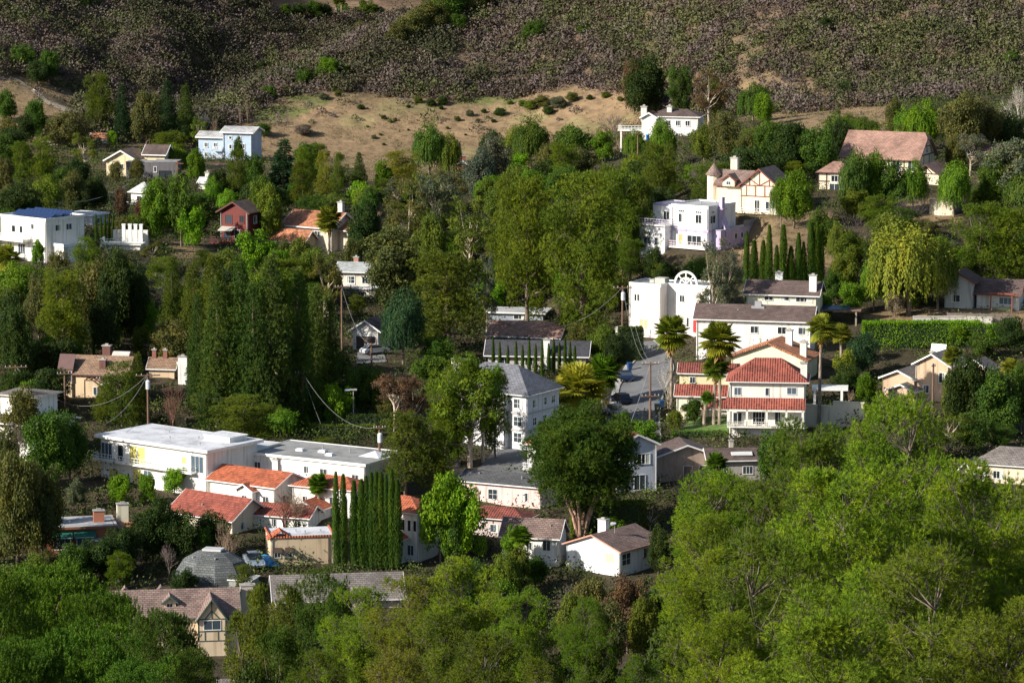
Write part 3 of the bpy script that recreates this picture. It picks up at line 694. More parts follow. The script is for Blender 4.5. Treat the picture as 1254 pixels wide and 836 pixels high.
    def done(s):
        if getattr(s, 'b0', None) and s.b0[5] > 20 and s.root['category'] != 'terrace':
            x0, x1, y0, y1, z0, z1 = s.b0
            for x in (x0 + 1.2, x1 - 1.2): m = MB(); m.cyl((x, y0 - .7, z0), (x, y0 - .7, z1 - 1), .42, n=6); s.part('downpipe', m, mat_plain('pipe_grey', (.5, .49, .46), .6))
        if s.W.v: s.wall = s.part('wall', s.W, s.wm)
        return s
def slab3(self, q, fn, off):
    b = len(self.v); top = [fn(*p) for p in q]; self.v += top + [(p[0] + off[0], p[1] + off[1], p[2] + off[2]) for p in top]; n = len(top)
    self.f.append([b + i for i in range(n)]); self.f.append([b + n + i for i in reversed(range(n))])
    for i in range(n): j = (i + 1) % n; self.f.append([b + i, b + n + i, b + n + j, b + j])
MB.slab3 = slab3
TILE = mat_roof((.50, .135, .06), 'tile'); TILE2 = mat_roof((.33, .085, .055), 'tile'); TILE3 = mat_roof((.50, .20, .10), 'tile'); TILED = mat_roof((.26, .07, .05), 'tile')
BROWN = mat_roof((.125, .085, .075)); BROWNP = mat_roof((.20, .135, .115)); TAN = mat_roof((.30, .19, .12)); GREY = mat_roof((.20, .175, .16)); DARK = mat_roof((.055, .055, .065)); CHAR = mat_roof((.085, .085, .09))
BLUEG = mat_roof((.16, .165, .19)); PINKB = mat_roof((.36, .21, .16)); MAUVE = mat_roof((.24, .165, .14))
FLATG = mat_roof((.42, .42, .42), 'gravel'); FLATW = mat_roof((.62, .63, .66), 'gravel'); FLATD = mat_roof((.30, .30, .29), 'gravel')
# ================================================================== the houses
WH = (.80, .775, .72); CR = (.74, .66, .50); YE = (.78, .68, .42)
# --- long white apartment block with a flat roof
h = H('apartment_building', 'long white two storey block with flat grey roof, yellow curtains and full length balcony', 'the long white flat-roofed block', 254, 609, -38, WH, 462, 'apartment block', pad=70, lx=-60)
h.box(-180, 0, 0, 92, -40, 56); h.flat(FLATW, 5, 3.5, fascia=PIK)
h.w('f', -170, 29.5, 18, 20, 3, pane=GLASSB); h.w('f', -146, 29.5, 9, 20, 1, pane=GLASS)
for a, p in ((-124, CURT), (-110, CURT), (-96, BLIND)): h.w('f', a, 29.5, 12, 21, 1, pane=p)
h.w('f', -38, 38, 7, 8, 1, pane=CURT); h.w('f', -16, 29.5, 20, 20, 3, pane=GLASSB)
h.w('f', -158, 6, 16, 12, 3, pane=CURT); h.w('f', -118, 4, 14, 18, 2, pane=CURT); h.w('f', -100, 4, 12, 18, 2, pane=GLASSB); h.w('f', -70, 6, 12, 13, 2)
h.balc(-186, -18, -9, 0, 29, 8, step=5)
h.box(-52, -10, 52, 84, 56, 65); h.flat(FLATW, .5, 1, fascia=PIK)
h.vents([(-90, 30), (-60, 50), (-120, 60), (-30, 20)], 59.5); h.done()
# --- second white block
h = H('apartment_building', 'white flat-roofed block with weathered gravel roof behind the red tiled roofs', 'the gravel-roofed white block', 447, 612, -30, WH, 468, 'apartment block', pad=60, lx=-60)
h.box(-172, 0, 0, 96, -40, 42); h.flat(FLATD, 2, 2.5, fascia=PIK, lip=.6)
for a in (-160, -128): h.w('f', a, 24, 13, 9, 3)
h.w('f', -85, 26, 7, 8, 2); h.w('f', -58, 25, 14, 8, 3); h.w('f', -14, 20, 9, 10, 2)
h.w('r', 30, 20, 10, 9); h.w('r', 65, 20, 10, 9)
m = MB(); m.quad((-35, 40, 45), (-5, 40, 45), (-20, 55, 51)); m.quad((-5, 40, 45), (-5, 70, 45), (-20, 55, 51)); m.quad((-5, 70, 45), (-35, 70, 45), (-20, 55, 51)); m.quad((-35, 70, 45), (-35, 40, 45), (-20, 55, 51)); h.part('skylight', m, mat_plain('skylight', (.75, .77, .8), .4))
for x, y in ((-120, 40), (-90, 45), (-70, 30)):
    m = MB(); m.box(x - 5, x + 5, y - 4, y + 4, 44.5, 46.6); m.box(x - 4, x + 4, y - 3, y + 3, 46.6, 47.6); h.part('skylight', m, mat_plain('skylight', (.75, .77, .8), .4))
h.box(-200, -165, 10, 60, 0, 47); h.flat(FLATW, 1, 1, fascia=PIK); h.vents([(-190, 30), (-175, 20), (-100, 60), (-60, 60)], 46); h.done()
# --- red tiled houses in front
h = H('tiled_house', 'white stucco house with wide orange-red tile gable and small side dormer', 'the wide orange-tiled gable house', 305, 622, -34, WH, 448, pad=40, lx=-30)
h.box(-62, 40, 0, 62, -25, 30); h.gable(13, TILE, 'x', 4); h.chim(8, 45, 30, 54, 9, 6, (.75, .74, .7))
h.w('f', 26, 8, 8, 9); h.w('f', 10, 8, 5, 9, 1); h.w('r', 20, 8, 8, 9); h.w('r', 42, 8, 8, 9)
h.box(-12, 12, -9, 4, -20, 24); h.gable(7, TILE, 'y', 3); h.w('f', 0, 8, 7, 9); h.done()
h = H('tiled_house', 'house under steep dark red barrel-tile gable roof with yellow gable wall', 'the dark red barrel-tile roof', 262, 650, -38, CR, 436, pad=40, lx=-20)
h.box(-72, 30, 0, 66, -25, 18); h.gable(20, TILE2, 'x', 5); h.vents([(-30, 12), (0, 18)], 26); h.w('f', 0, 4, 9, 9); h.w('r', 20, 3, 8, 9); h.done()
h = H('tiled_house', 'low white house with orange hip tile roof beside the gravel-roofed block', 'the low orange hip-roofed house', 425, 634, -26, WH, 452, pad=40, lx=-30)
h.box(-76, 10, 0, 46, -25, 34); h.hip(12, TILE, 4); h.w('f', -58, 12, 7, 10); h.w('f', -20, 12, 8, 12); h.w('f', -2, 12, 6, 12, 1); h.w('r', 18, 12, 7, 10)
h.box(-60, -22, -34, 0, -30, 14); h.gable(9, TILE, 'y', 4); h.w('f', -41, 0, 10, 9)
h.done()
h = H('tiled_house', 'tall white house with orange tile roof half hidden by the dark cypress row', 'the white house behind the cypress row', 510, 688, -28, WH, 436, pad=36, lx=0)
h.box(-84, 3, 0, 50, -25, 60); h.hip(15, TILE, 4); h.ws('f', (-10, -2), 38, 4, 13, n=1); h.w('f', -20, 38, 7, 13); h.w('r', 14, 38, 7, 12); h.w('f', -8, 8, 8, 12); h.w('r', 30, 38, 7, 12)
h.box(-40, -12, -26, 0, -30, 30); h.gable(8, TILE, 'y', 3); h.done()
h = H('tiled_house', 'small white house with red tile roof in front of the orange gable', 'the small shaded red-roofed house', 335, 648, -20, WH, 444, pad=20)
h.box(-26, 46, 0, 40, -20, 18); h.gable(10, TILE2, 'x', 4); h.ws('f', (0, 16, 32), 4, 7, 9); h.done()
# --- beige flat house with brown awnings
h = H('stucco_house', 'beige stucco house with grey flat roof, red tile edge and brown window awnings', 'the beige awning house', 396, 690, 10, (.62, .48, .32), 436, pad=30, lx=-15)
h.rot = 10
h.box(-64, 14, 0, 60, -20, 34); h.flat(FLATW, -1.5, 1, lip=0)
m = MB(); m.box(-65.5, 15.5, -1.5, .8, 34.1, 36); m.box(-65.5, -63, .8, 61, 34.1, 36.6); m.box(13, 15.5, .8, 61, 34.1, 36); h.part('tile_coping', m, TILE)
m = MB(); m.slab([(-68, -2, 33), (-52, -2, 43), (-52, 22, 43), (-68, 22, 33)], 1.4); m.slab([(-52, -2, 43), (-40, -2, 35.5), (-40, 22, 35.5), (-52, 22, 43)], 1.4); h.part('roof', m, TILE)
for a in (-56, -42):
    m = MB(); m.slab([(a - 5, 0, 22), (a - 5, -6, 17), (a + 5, -6, 17), (a + 5, 0, 22)], .5); h.part('awning', m, mat_plain('brown_canvas', (.06, .035, .025), .8)); h.w('f', a, 10, 7, 9)
m = MB(); m.cyl((6, -.8, 0), (6, -.8, 33), .5); h.part('downpipe', m, mat_plain('dark_pipe', (.1, .07, .06), .5)); h.vents([(-20, 20), (-30, 30), (0, 26)], 35); h.done()
# --- grey faceted dome house
h = H('dome_house', 'large grey shingled faceted dome beside the parked white truck', 'the grey shingled dome', 262, 722, -15, (.3, .3, .29), 430, pad=34)
m = MB(); rings = [(52, 0), (49, 22), (38, 38), (20, 48), (0, 51)]; n = 10
for (r0, z0), (r1, z1) in zip(rings, rings[1:]):
    for i in range(n):
        a, b = 2 * math.pi * i / n, 2 * math.pi * (i + 1) / n
        p = [(r0 * math.cos(a), r0 * math.sin(a) * .8, z0), (r0 * math.cos(b), r0 * math.sin(b) * .8, z0), (r1 * math.cos(b), r1 * math.sin(b) * .8, z1), (r1 * math.cos(a), r1 * math.sin(a) * .8, z1)]
        m.quad(*(p[:3] if r1 == 0 else p))
h.part('dome', m, mat_roof((.115, .125, .125)))
m = MB(); m.box(-12, 12, -8, 8, 49.5, 52); h.part('roof_cap', m, mat_plain('cap_light', (.5, .5, .5), .5)); h.vents([(-20, -18), (10, -22)], 42)
h.box(30, 58, -30, 0, -15, 20); h.flat(FLATD, 1, 1, fascia=PIK); h.w('f', 44, 6, 10, 8); h.done()
# --- Tudor house lower left
h = H('tudor_house', 'large brown shingled house with dormers and green half-timbered cream gable', 'the brown-roofed dormer house', 281, 800, 8, (.66, .52, .36), 408, pad=50, lx=-70)
h.trimm = mat_plain('green_trim', (.06, .12, .08), .6)
h.box(-172, 12, 0, 80, -20, 47); h.gable(26, MAUVE, 'x', 3)
h.box(-39, -4, -10, 30, -20, 46); h.gable(24, MAUVE, 'y', 3)
h.timber('f', [(-39, 46, -4, 46), (-21.5, 46, -21.5, 68), (-30, 46, -22, 56), (-12, 46, -21, 56), (-38, 20, -38, 46), (-5, 20, -5, 46), (-30, 20, -30, 30), (-14, 20, -14, 30), (-39, 31, -5, 31), (-39, 19, -5, 19)], col=(.07, .10, .075))
h.w('f', -21, 33, 20, 11, 2, 1, pane=GLASSB)
h.timber('f', [(-2, 46, 12, 46), (0, 26, 12, 40), (11, 0, 11, 46), (-2, 28, 12, 28)], b=(-150, 12, 0, 80), col=(.07, .10, .075))
for x in (-144, -71):
    h.box(x - 7, x + 7, 14, 36, 50, 64); h.gable(6, MAUVE, 'y', 3); h.w('f', x, 55, 7, 6.5, 2, 1)
for x in (-124, -80):
    m = MB(); m.slab([(x - 14, 52, 60), (x - 14, 48, 60), (x, 48, 76), (x, 64, 76)], 1); m.slab([(x + 14, 52, 60), (x, 64, 76), (x, 48, 76), (x + 14, 48, 60)], 1); h.part('roof', m, MAUVE)
h.chim(-188, 20, 20, 74, 11, 9, (.5, .42, .38)); h.chim(26, 50, 10, 74, 18, 12, (.55, .46, .40)); h.done()
h = H('shingled_house', 'wide grey shingled roof low behind the lower pines below the cypress row', 'the wide low grey roof', 430, 745, 8, (.5, .42, .33), 418, pad=46, lx=-20)
h.box(-92, 62, 0, 60, -30, 14); h.gable(23, GREY, 'x', 5); h.w('f', 10, 0, 10, 9); h.w('f', -40, 0, 10, 9); h.vents([(-70, 20), (20, 22)], 24)
h.box(-8, 12, -12, 6, -20, 15); h.gable(9, GREY, 'y', 3); h.done()
h = H('shingled_house', 'corner of a flat brown roof at the bottom edge between the pines', 'the roof at the bottom edge', 300, 850, 5, (.4, .33, .27), 392, pad=20)
h.box(-30, 40, 0, 40, -20, 8); h.gable(6, GREY, 'x', 4); h.done()
# --- brick house with green awnings
h = H('brick_house', 'low orange brick house with flat grey roof and long green canvas awnings', 'the brick house with green awnings', 148, 672, 12, (.38, .14, .07), 440, pad=34, lx=-35)
h.box(-95, -8, 0, 60, -20, 28); h.flat(FLATG, 4, 2.5, fascia=mat_plain('rust_fascia', (.3, .14, .08), .7))
h.box(-8, 22, -10, 60, -20, 24); h.shed([(-8, -13, 31), (22, -13, 12), (24, 50, 12), (-8, 50, 31)], BROWN)
for a, w_ in ((-72, 26), (-44, 26)):
    m = MB(); m.slab([(a - w_ / 2, -1, 25), (a - w_ / 2, -11, 17), (a + w_ / 2, -11, 17), (a + w_ / 2, -1, 25)], .6); h.part('awning', m, mat_plain('green_canvas', (.01, .11, .075), .7)); h.w('f', a, 5, 20, 13, 3)
h.box(-34, -12, -16, 0, -20, 14); h.flat(FLATG, 1, 1.5, fascia=PIK)
m = MB(); m.slab([(-20, -17, 12), (-20, -24, 6), (-8, -24, 6), (-8, -17, 12)], .6); h.part('awning', m, mat_plain('green_canvas', (.01, .11, .075), .7))
h.chim(-24, 25, 28, 44, 13, 9, (.42, .16, .09)); h.chim(8, 52, 22, 46, 14, 9, (.7, .66, .5)); h.vents([(-60, 20), (-75, 30)], 31); h.done()
# --- white houses lower centre
h = H('white_house', 'white house with brown shingle roof, left of the larger white gable house', 'the smaller white gable house', 683, 694, -14, WH, 436, pad=26, lx=-30)
h.box(-70, 0, 0, 44, -20, 37); h.gable(17, BROWNP, 'x', 4); h.w('f', -63, 17, 6, 12); h.w('f', -36, 20, 6, 9); h.w('f', -14, 20, 9, 12); h.w('f', -12, -4, 18, 9, 4, pane=BLIND); h.vents([(-12, 12)], 47); h.done()
h = H('white_house', 'bright white gable house with brown roof, white chimney and green window blind', 'the bright white gable house', 759, 706, -38, (.83, .83, .82), 428, pad=34, lx=-10)
h.trimm = mat_plain('pink_trim', (.5, .25, .18), .6)
h.box(-82, 0, 0, 84, -20, 32); h.gable(15, BROWNP, 'y', 4)
h.w('f', -15, 15, 13, 12, 3, 1, pane=mat_plain('green_blind', (.45, .6, .35), .6)); h.w('r', 13, 13, 17, 14, 2, 2); h.w('r', 56, 15, 14, 12, 2)
h.chim(-62, 50, 36, 56, 12, 8, (.8, .79, .76)); m = MB(); m.cyl((-30, 30, 46), (-30, 30, 57), .5); m.cyl((-34, 30, 57), (-26, 28, 59), 3, 1.2, 8); h.part('satellite_dish', m, mat_plain('dish', (.25, .25, .26), .5)); h.done()
# --- pink house and neighbours
h = H('pink_house', 'pale pink house with dark flat-pitched roof beside the grey car park', 'the pink house', 652, 622, -26, (.78, .53, .50), 456, pad=34, lx=-30)
h.box(-100, 12, 0, 50, -20, 27); h.gable(9, CHAR, 'x', 4); h.ws('f', (-84,), 12, 6, 4, n=2); h.w('f', -54, 7, 12, 12, 2, 2); h.w('f', -10, 8, 7, 10); h.vents([(-80, 15), (-20, 12)], 33); h.done()
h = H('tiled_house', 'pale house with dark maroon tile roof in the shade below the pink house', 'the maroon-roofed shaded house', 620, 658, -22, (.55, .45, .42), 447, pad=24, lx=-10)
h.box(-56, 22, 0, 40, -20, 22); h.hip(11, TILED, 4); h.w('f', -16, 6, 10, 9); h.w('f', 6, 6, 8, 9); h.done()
h = H('white_house', 'white house with orange tile roof corner and small balcony left of the big dark pine', 'the orange roof corner by the big pine', 700, 592, -22, WH, 470, pad=26, lx=-25)
h.box(-58, 60, 0, 50, -20, 45); h.hip(18, TILE, 4); h.balc(-62, -40, -9, 0, 16, 7); h.w('f', -50, 20, 8, 14); h.w('f', -28, 22, 8, 10); h.done()
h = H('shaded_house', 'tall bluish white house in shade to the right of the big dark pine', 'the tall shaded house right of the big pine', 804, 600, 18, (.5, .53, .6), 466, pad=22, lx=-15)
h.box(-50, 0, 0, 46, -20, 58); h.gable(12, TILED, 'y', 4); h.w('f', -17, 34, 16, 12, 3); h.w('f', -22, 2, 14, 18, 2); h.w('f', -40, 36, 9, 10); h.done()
h = H('ranch_house', 'low house with brown gable roof and deep shaded front behind leafless saplings', 'the brown gable behind the saplings', 852, 586, 8, (.4, .3, .24), 474, pad=28, lx=-10)
h.box(-50, 28, 0, 50, -20, 28); h.gable(14, BROWN, 'y', 5); h.door('f', -10, 0, 10, 16); h.w('f', 10, 8, 10, 8); h.done()
h = H('ranch_house', 'single storey brown roofed house with skylights above the orange fence', 'the long brown roof with skylights', 896, 588, 6, (.34, .31, .28), 480, pad=26)
h.box(-28, 44, 0, 40, -20, 26); h.gable(10, BROWN, 'x', 4); h.w('f', -10, 8, 7, 10); h.w('f', 20, 8, 12, 9, 3)
m = MB(); m.slab([(0, 2, 31.4), (26, 2, 31.4), (26, 9, 34), (0, 9, 34)], 1.2); h.part('skylight', m, mat_plain('skylight', (.6, .6, .58), .5)); h.chim(4, 30, 34, 44, 5, 4, (.5, .45, .4)); h.done()
# --- big grey-blue hipped house
h = H('large_house', 'three storey pale house with blue-grey hip tile roof behind the tall pine', 'the blue-grey hipped house', 646, 552, -32, (.66, .66, .68), 497, pad=60, lx=-50)
h.box(-122, 0, 0, 74, -25, 68); h.hip(30, BLUEG, 5)
for z in (10, 30, 52): h.ws('f', (-108, -84, -62, -14), z, 11, 11, n=2, rows=2, f=1.)
for z in (30, 52): h.ws('r', (16, 40, 60), z, 8, 9, n=2, rows=2, f=.8)
m = MB(); m.box(-123, 1.2, -1.3, -.05, 24, 26); m.box(-123, 1.2, -1.3, -.05, 45, 47); m.box(.05, 1.2, 0, 75, 45, 47); m.box(.05, 1.2, 0, 75, 24, 26); h.part('string_course', m, mat_plain('band', (.45, .42, .40), .8))
m = MB(); m.box(-52, -28, -10, 0, -20, 66); b_ = h.part('bay', m, h.wm); h.ws('f', (-45, -35), 52, 6, 9, n=1, c=-10); h.ws('f', (-45, -35), 30, 6, 9, n=1, c=-10)
h.chim(-118, 30, 68, 100, 18, 10, (.70, .64, .56)); h.done()
# --- dark roofed modern behind the cypress hedge, mauve roof behind it
h = H('ranch_house', 'long low house with dark charcoal roof behind a row of thin cypresses', 'the long charcoal roof', 705, 452, -6, (.5, .45, .42), 548, pad=36, lx=-50)
h.box(-108, 12, 0, 40, -20, 18); h.gable(13, DARK, 'x', 5); h.ws('f', (-90, -60, -10), 4, 14, 9, n=3); h.chim(-36, -2, 0, 36, 9, 5, (.8, .78, .74)); h.done()
h = H('ranch_house', 'low house with mauve brown shingle roof under the two largest pines', 'the mauve-roofed house', 683, 424, -16, (.45, .36, .3), 575, pad=30, lx=-30)
h.box(-86, 0, 0, 46, -15, 12); h.gable(13, PINKB, 'x', 5); h.w('f', -40, 2, 12, 7); h.w('r', 22, 2, 8, 7); h.vents([(-60, 14)], 20); h.done()
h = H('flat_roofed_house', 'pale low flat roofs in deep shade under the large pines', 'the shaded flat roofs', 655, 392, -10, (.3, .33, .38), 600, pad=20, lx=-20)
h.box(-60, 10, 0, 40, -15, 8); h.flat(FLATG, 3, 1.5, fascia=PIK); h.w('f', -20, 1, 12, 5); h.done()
# --- garage with the white car
h = H('garage', 'garage with dark gable roof and open brown door beside a parked white car', 'the garage with the open door', 464, 430, -18, (.62, .6, .56), 560, 'garage', pad=22, lx=-15)
h.box(-34, 0, 0, 48, -8, 26); h.gable(11, mat_roof((.07, .045, .045)), 'y', 4); h.door('f', -17, 0, 25, 18, (.05, .035, .03), name='garage_door'); h.done()
h = H('cottage', 'pale cottage with white trim half hidden among trees below the orange-roofed house', 'the half hidden pale cottage', 455, 362, -12, (.66, .6, .5), 615, pad=22, lx=-10)
h.box(-42, 0, 0, 30, -15, 30); h.gable(8, mat_roof((.4, .42, .42)), 'x', 4); h.w('f', -26, 15, 9, 8, 2, 2, f=1); h.w('f', -8, 15, 7, 8)
h.box(-36, 8, -16, 0, -15, 10); h.flat(FLATW, 2, 1.5, fascia=PIK); h.w('f', -10, 1, 10, 6); h.chim(-24, 20, 30, 44, 6, 5, (.4, .2, .14)); h.done()
# --- orange roofed cream house
h = H('tiled_house', 'cream house with broad salmon-orange tile roofs and fan palm in front', 'the salmon-tiled cream house', 400, 308, -35, (.70, .60, .46), 700, pad=36, lx=-20)
h.box(-66, 8, 0, 48, -30, 30); h.gable(15, TILE3, 'x', 4); h.w('f', -14, 18, 8, 6); h.w('r', 20, 8, 6, 7); h.chim(-8, 40, 30, 56, 7, 5, (.72, .66, .55))
h.box(-80, -16, -24, 0, -30, 14); h.gable(11, TILE3, 'x', 4); h.chim(-70, 0, 14, 32, 7, 5, (.7, .65, .55))
h.box(8, 22, 14, 50, -30, 26); h.gable(8, TILE3, 'x', 3); h.done()
# --- red timber house with a deck
h = H('timber_house', 'dark red timber house with gabled upper floor and deck among tall green trees', 'the dark red timber house', 294, 300, -28, (.155, .028, .022), 690, pad=20, lx=-10, siding=True)
h.trimm = mat_plain('dark_red_trim', (.11, .03, .025), .6)
h.box(-28, 12, 0, 36, -10, 41); h.gable(11, BROWN, 'y', 4); h.w('f', -16, 26, 9, 10, 3, pane=GLASSB, fr=h.trimm); h.w('f', 3, 28, 6, 8, 2, fr=h.trimm); h.w('r', 16, 26, 7, 9, 2)
h.door('f', -4, 4, 7, 14, (.03, .02, .02)); h.w('f', -18, 6, 10, 11, 2, fr=h.trimm)
h.balc(-36, 14, -14, 0, 3, 7, (.10, .035, .03), posts=(-30, -10, 8)); m = MB(); m.slab([(-26, 0, 22), (-26, -10, 18), (-6, -10, 18), (-6, 0, 22)], .8); h.part('awning', m, mat_plain('pale_canvas', (.45, .42, .36), .8)); h.done()
# --- white modern house with solar panels
h = H('modern_house', 'white modern house with rows of blue solar panels on its flat roof', 'the solar-panelled white house', 57, 322, -40, (.78, .75, .68), 590, pad=46, lx=-10)
h.box(-82, 0, 0, 64, -25, 52); h.flat(FLATG, .5, 1, fascia=PIK, lip=1.5)
h.ws('f', (-58, -44), 34, 6, 8, n=1); h.w('f', -22, 40, 8, 6, 2); h.ws('r', (20, 38), 38, 9, 7, n=2); h.w('f', -44, 8, 12, 12, 3); h.w('f', -66, 6, 10, 14, 2); h.w('r', 14, 14, 9, 9); h.w('r', 44, 12, 10, 9); h.w('f', -20, 12, 8, 8)
h.balc(-90, -28, -13, 0, 27, 6, slab=h.wm, t=3); h.balc(-90, -40, -16, 0, 4, 6, t=3)
h.box(-100, -62, -28, -2, -30, 0); h.flat(FLATG, 1, 1, fascia=PIK)
h.box(0, 20, 10, 50, -25, 20); h.flat(FLATG, .3, .8, fascia=PIK, lip=3)
for r_ in range(3):
    for c_ in range(10):
        x = -70 + c_ * 7.0; y = 8 + r_ * 14; m = MB(); m.slab([(x, y, 54.6), (x + 6.6, y, 54.6), (x + 6.6, y + 12, 60), (x, y + 12, 60)], .4); m.box(x + 3, x + 3.6, y + 10, y + 10.8, 53.2, 58.6); h.part('solar_panel', m, mat_plain('solar', (.02, .04, .11), .2))
h.done()
h = H('modern_house', 'pale blue and white flat house wing just behind the solar-panelled house', 'the pale wing behind the solar house', 108, 276, -30, (.55, .6, .68), 640, pad=20, lx=0)
h.box(-34, 6, 0, 30, -20, 12); h.flat(FLATW, 2, 1.5, fascia=PIK); h.w('f', -10, 2, 8, 6); h.w('r', 14, 2, 8, 6); h.done()
h = H('garden_terrace', 'white terrace with four tall square pillars and glass railing above dark trees', 'the white pillared terrace', 150, 306, -8, (.74, .71, .64), 640, 'terrace', pad=26, lx=0)
h.box(-26, 22, 0, 26, -14, 6); h.box(-22, 22, 40, 44, 0, 20)
for i, x in enumerate((-4, 4, 11, 18)):
    m = MB(); m.box(x - 1.9, x + 1.9, 22, 25.6, 6, 28); m.box(x - 2.3, x + 2.3, 21.6, 26, 28.01, 29.4); h.part('pillar', m, PIK)
h.balc(-28, 24, -3, 22, 7.5, 6, (.6, .65, .65), sides='fl'); m = MB(); m.box(-20, 22, 0, 18, -2, -1); h.part('pergola', m, PIK); h.done()
h = H('gazebo', 'white gazebo with pale hip roof among trees behind the pillared terrace', 'the white gazebo', 171, 250, -25, WH, 740, 'gazebo', pad=16)
h.box(-12, 12, 0, 22, -10, 14); h.hip(11, mat_roof((.7, .7, .7)), 3); h.w('f', 0, 4, 7, 6); h.box(-30, 20, -14, -6, -14, 3); h.done()
h = H('white_house', 'small white roof and chimney peeping out of trees above the red timber house', 'the small white chimney house', 253, 232, -15, WH, 800, pad=12)
h.box(-10, 10, 0, 20, -10, 8); h.gable(5, FLATW, 'x', 2); h.chim(0, 4, 8, 20, 5, 4); h.chim(6, 8, 8, 18, 4, 4); h.done()
# --- far left houses
h = H('split_level_house', 'cream gabled house with tan roof joined to dark grey boxy wing on the upper hillside', 'the cream and grey split-level', 156, 216, -14, (.72, .60, .38), 850, pad=30, lx=10)
h.box(-27, 12, 0, 40, -15, 20); h.gable(11, TAN, 'y', 3); h.w('f', -19, 10, 4, 5); h.w('f', -7, 10, 4, 5)
h.box(14, 40, 24, 50, -10, 26); h.gable(9, BROWN, 'x', 3); h.done()
h = H('modern_house', 'dark grey boxy flat-roofed house with wide dark window on the upper hillside', 'the dark grey boxy house', 186, 218, -6, (.13, .12, .13), 845, pad=20, lx=10)
h.box(-32, 2, 0, 24, -10, 19); h.flat(FLATD, .3, .8); h.box(2, 32, -3, 24, -10, 20); h.flat(FLATD, .3, .8); h.w('f', 17, 1, 14, 8, 2, fr=mat_plain('dark_frame', (.03, .03, .03), .5)); h.w('f', -22, 6, 3, 7, 1); h.w('f', 5, 8, 3, 6, 1)
m = MB(); m.box(32.2, 33.4, -4, -3, 0, 22); m.box(30, 40, -4, -3, 18, 19); h.part('post', m, mat_plain('rust', (.2, .07, .03), .8)); h.done()
h = H('blue_house', 'three storey pale blue timber house with white flat-pitched roofs on the hillside', 'the pale blue house', 275, 196, -16, (.42, .53, .66), 868, pad=28, lx=0, siding=True)
h.box(-2, 36, 0, 34, -15, 34); h.gable(5, mat_roof((.5, .5, .5)), 'x', 3); h.w('f', 8, 26, 3, 3, 1); h.w('f', 20, 26, 3, 3, 1); h.w('f', 8, 14, 3, 5, 1); h.w('f', 24, 15, 5, 5); h.w('l', 6, 24, 5, 5); h.w('f', 14, 2, 4, 5)
h.box(-36, -2, 6, 34, -15, 27); h.gable(5, mat_roof((.5, .5, .5)), 'x', 3); h.w('f', -26, 15, 4, 5); h.w('f', -14, 15, 4, 5); h.balc(-16, -2, -3, 6, 12, 4, (.7, .7, .7)); h.balc(-16, -2, -3, 6, 3, 4, (.7, .7, .7)); h.w('f', -26, 3, 4, 5); h.done()
for (px, py, lab, sh, rt) in ((62, 178, 'small house with orange-red roof peeping from the trees at the far upper left', 'the small red roof at the far left', TILE2), (122, 176, 'small cream house with red roof beside the tall pine at the upper left', 'the small cream house under the pine', TILE3)):
    h = H('small_house', lab, sh, px, py, -12, CR, 868, pad=12); h.box(-12, 10, 0, 18, -10, 5); h.gable(6, rt, 'x', 2); h.w('f', -2, 0, 4, 3); h.done()
h = H('brick_cottage', 'tiny red brick gable with white bargeboards among grey-green trees at the upper centre', 'the tiny red brick gable', 567, 210, 8, (.38, .12, .08), 858, pad=10)
h.box(-6, 4, 0, 10, -10, 9); h.gable(4, BROWN, 'y', 1.5); h.chim(1, 5, 9, 18, 6, 4, (.38, .12, .08)); h.done()
# --- beige brown-roofed house, left
h = H('beige_house', 'beige house with mottled brown shingle roof, brick chimneys and timber pergola', 'the beige house with brick chimneys', 90, 486, -12, (.66, .50, .32), 525, pad=40, lx=20)
h.trimm = mat_plain('brown_trim', (.14, .07, .05), .7)
h.box(-18, 0, -2, 40, -15, 34); h.flat(mat_plain('brown_sheet', (.11, .055, .05), .7), 1, .6); m = MB(); m.slab([(-19, -3, 34.7), (1, -3, 34.7), (1, 8, 52), (-19, 8, 52)], 1); h.part('roof', m, mat_plain('brown_sheet', (.11, .055, .05), .7)); h.ws('f', (-13, -7, -1.8), 20, 3.4, 12, n=1, fr=h.trimm)
h.box(0, 68, 0, 44, -15, 30); h.gable(18, mat_roof((.27, .17, .11)), 'x', 3); h.w('f', 28, 4, 4, 9, 1)
h.chim(34, 30, 40, 60, 10, 7, (.14, .06, .05)); h.chim(36, 8, 30, 46, 8, 6, (.14, .06, .05)); m = MB(); m.slab([(42, 24, 50), (64, 24, 50), (64, 30, 54), (42, 30, 54)], 2); h.part('skylight', m, mat_plain('skylight', (.5, .48, .44), .5))
m = MB()
for i in range(8): m.box(20 + i * 6, 21 + i * 6, -12, 0, 24, 25.5)
m.box(18, 64, -12, -11, 22.4, 24); [m.box(x, x + 1.2, -12, -10.8, -5, 22.4) for x in (18, 40, 62)]; h.part('pergola', m, h.trimm); h.done()
h = H('beige_house', 'small tan wing with brick chimney stacks behind the yellow blossoming tree', 'the tan wing behind the yellow tree', 196, 462, -10, (.6, .45, .3), 540, pad=20)
h.box(-14, 18, 0, 24, -10, 12); h.gable(10, mat_roof((.27, .17, .11)), 'x', 3); h.chim(-10, 12, 15, 32, 5, 4, (.25, .1, .07)); h.chim(4, 12, 15, 32, 5, 4, (.25, .1, .07)); h.done()
h = H('white_house', 'tall white chimney wall rising beside the dark conifer mass', 'the tall white chimney', 224, 470, -8, WH, 530, pad=14)
h.box(-6, 8, 0, 14, -15, 26); h.gable(4, BROWN, 'y', 1); h.chim(1, -2, 0, 34, 11, 6, (.8, .78, .74)); h.done()
h = H('white_house', 'white house with two stepped brown-grey roofs at the left edge', 'the stepped white house at the left edge', 46, 560, -28, WH, 485, pad=40, lx=-20)
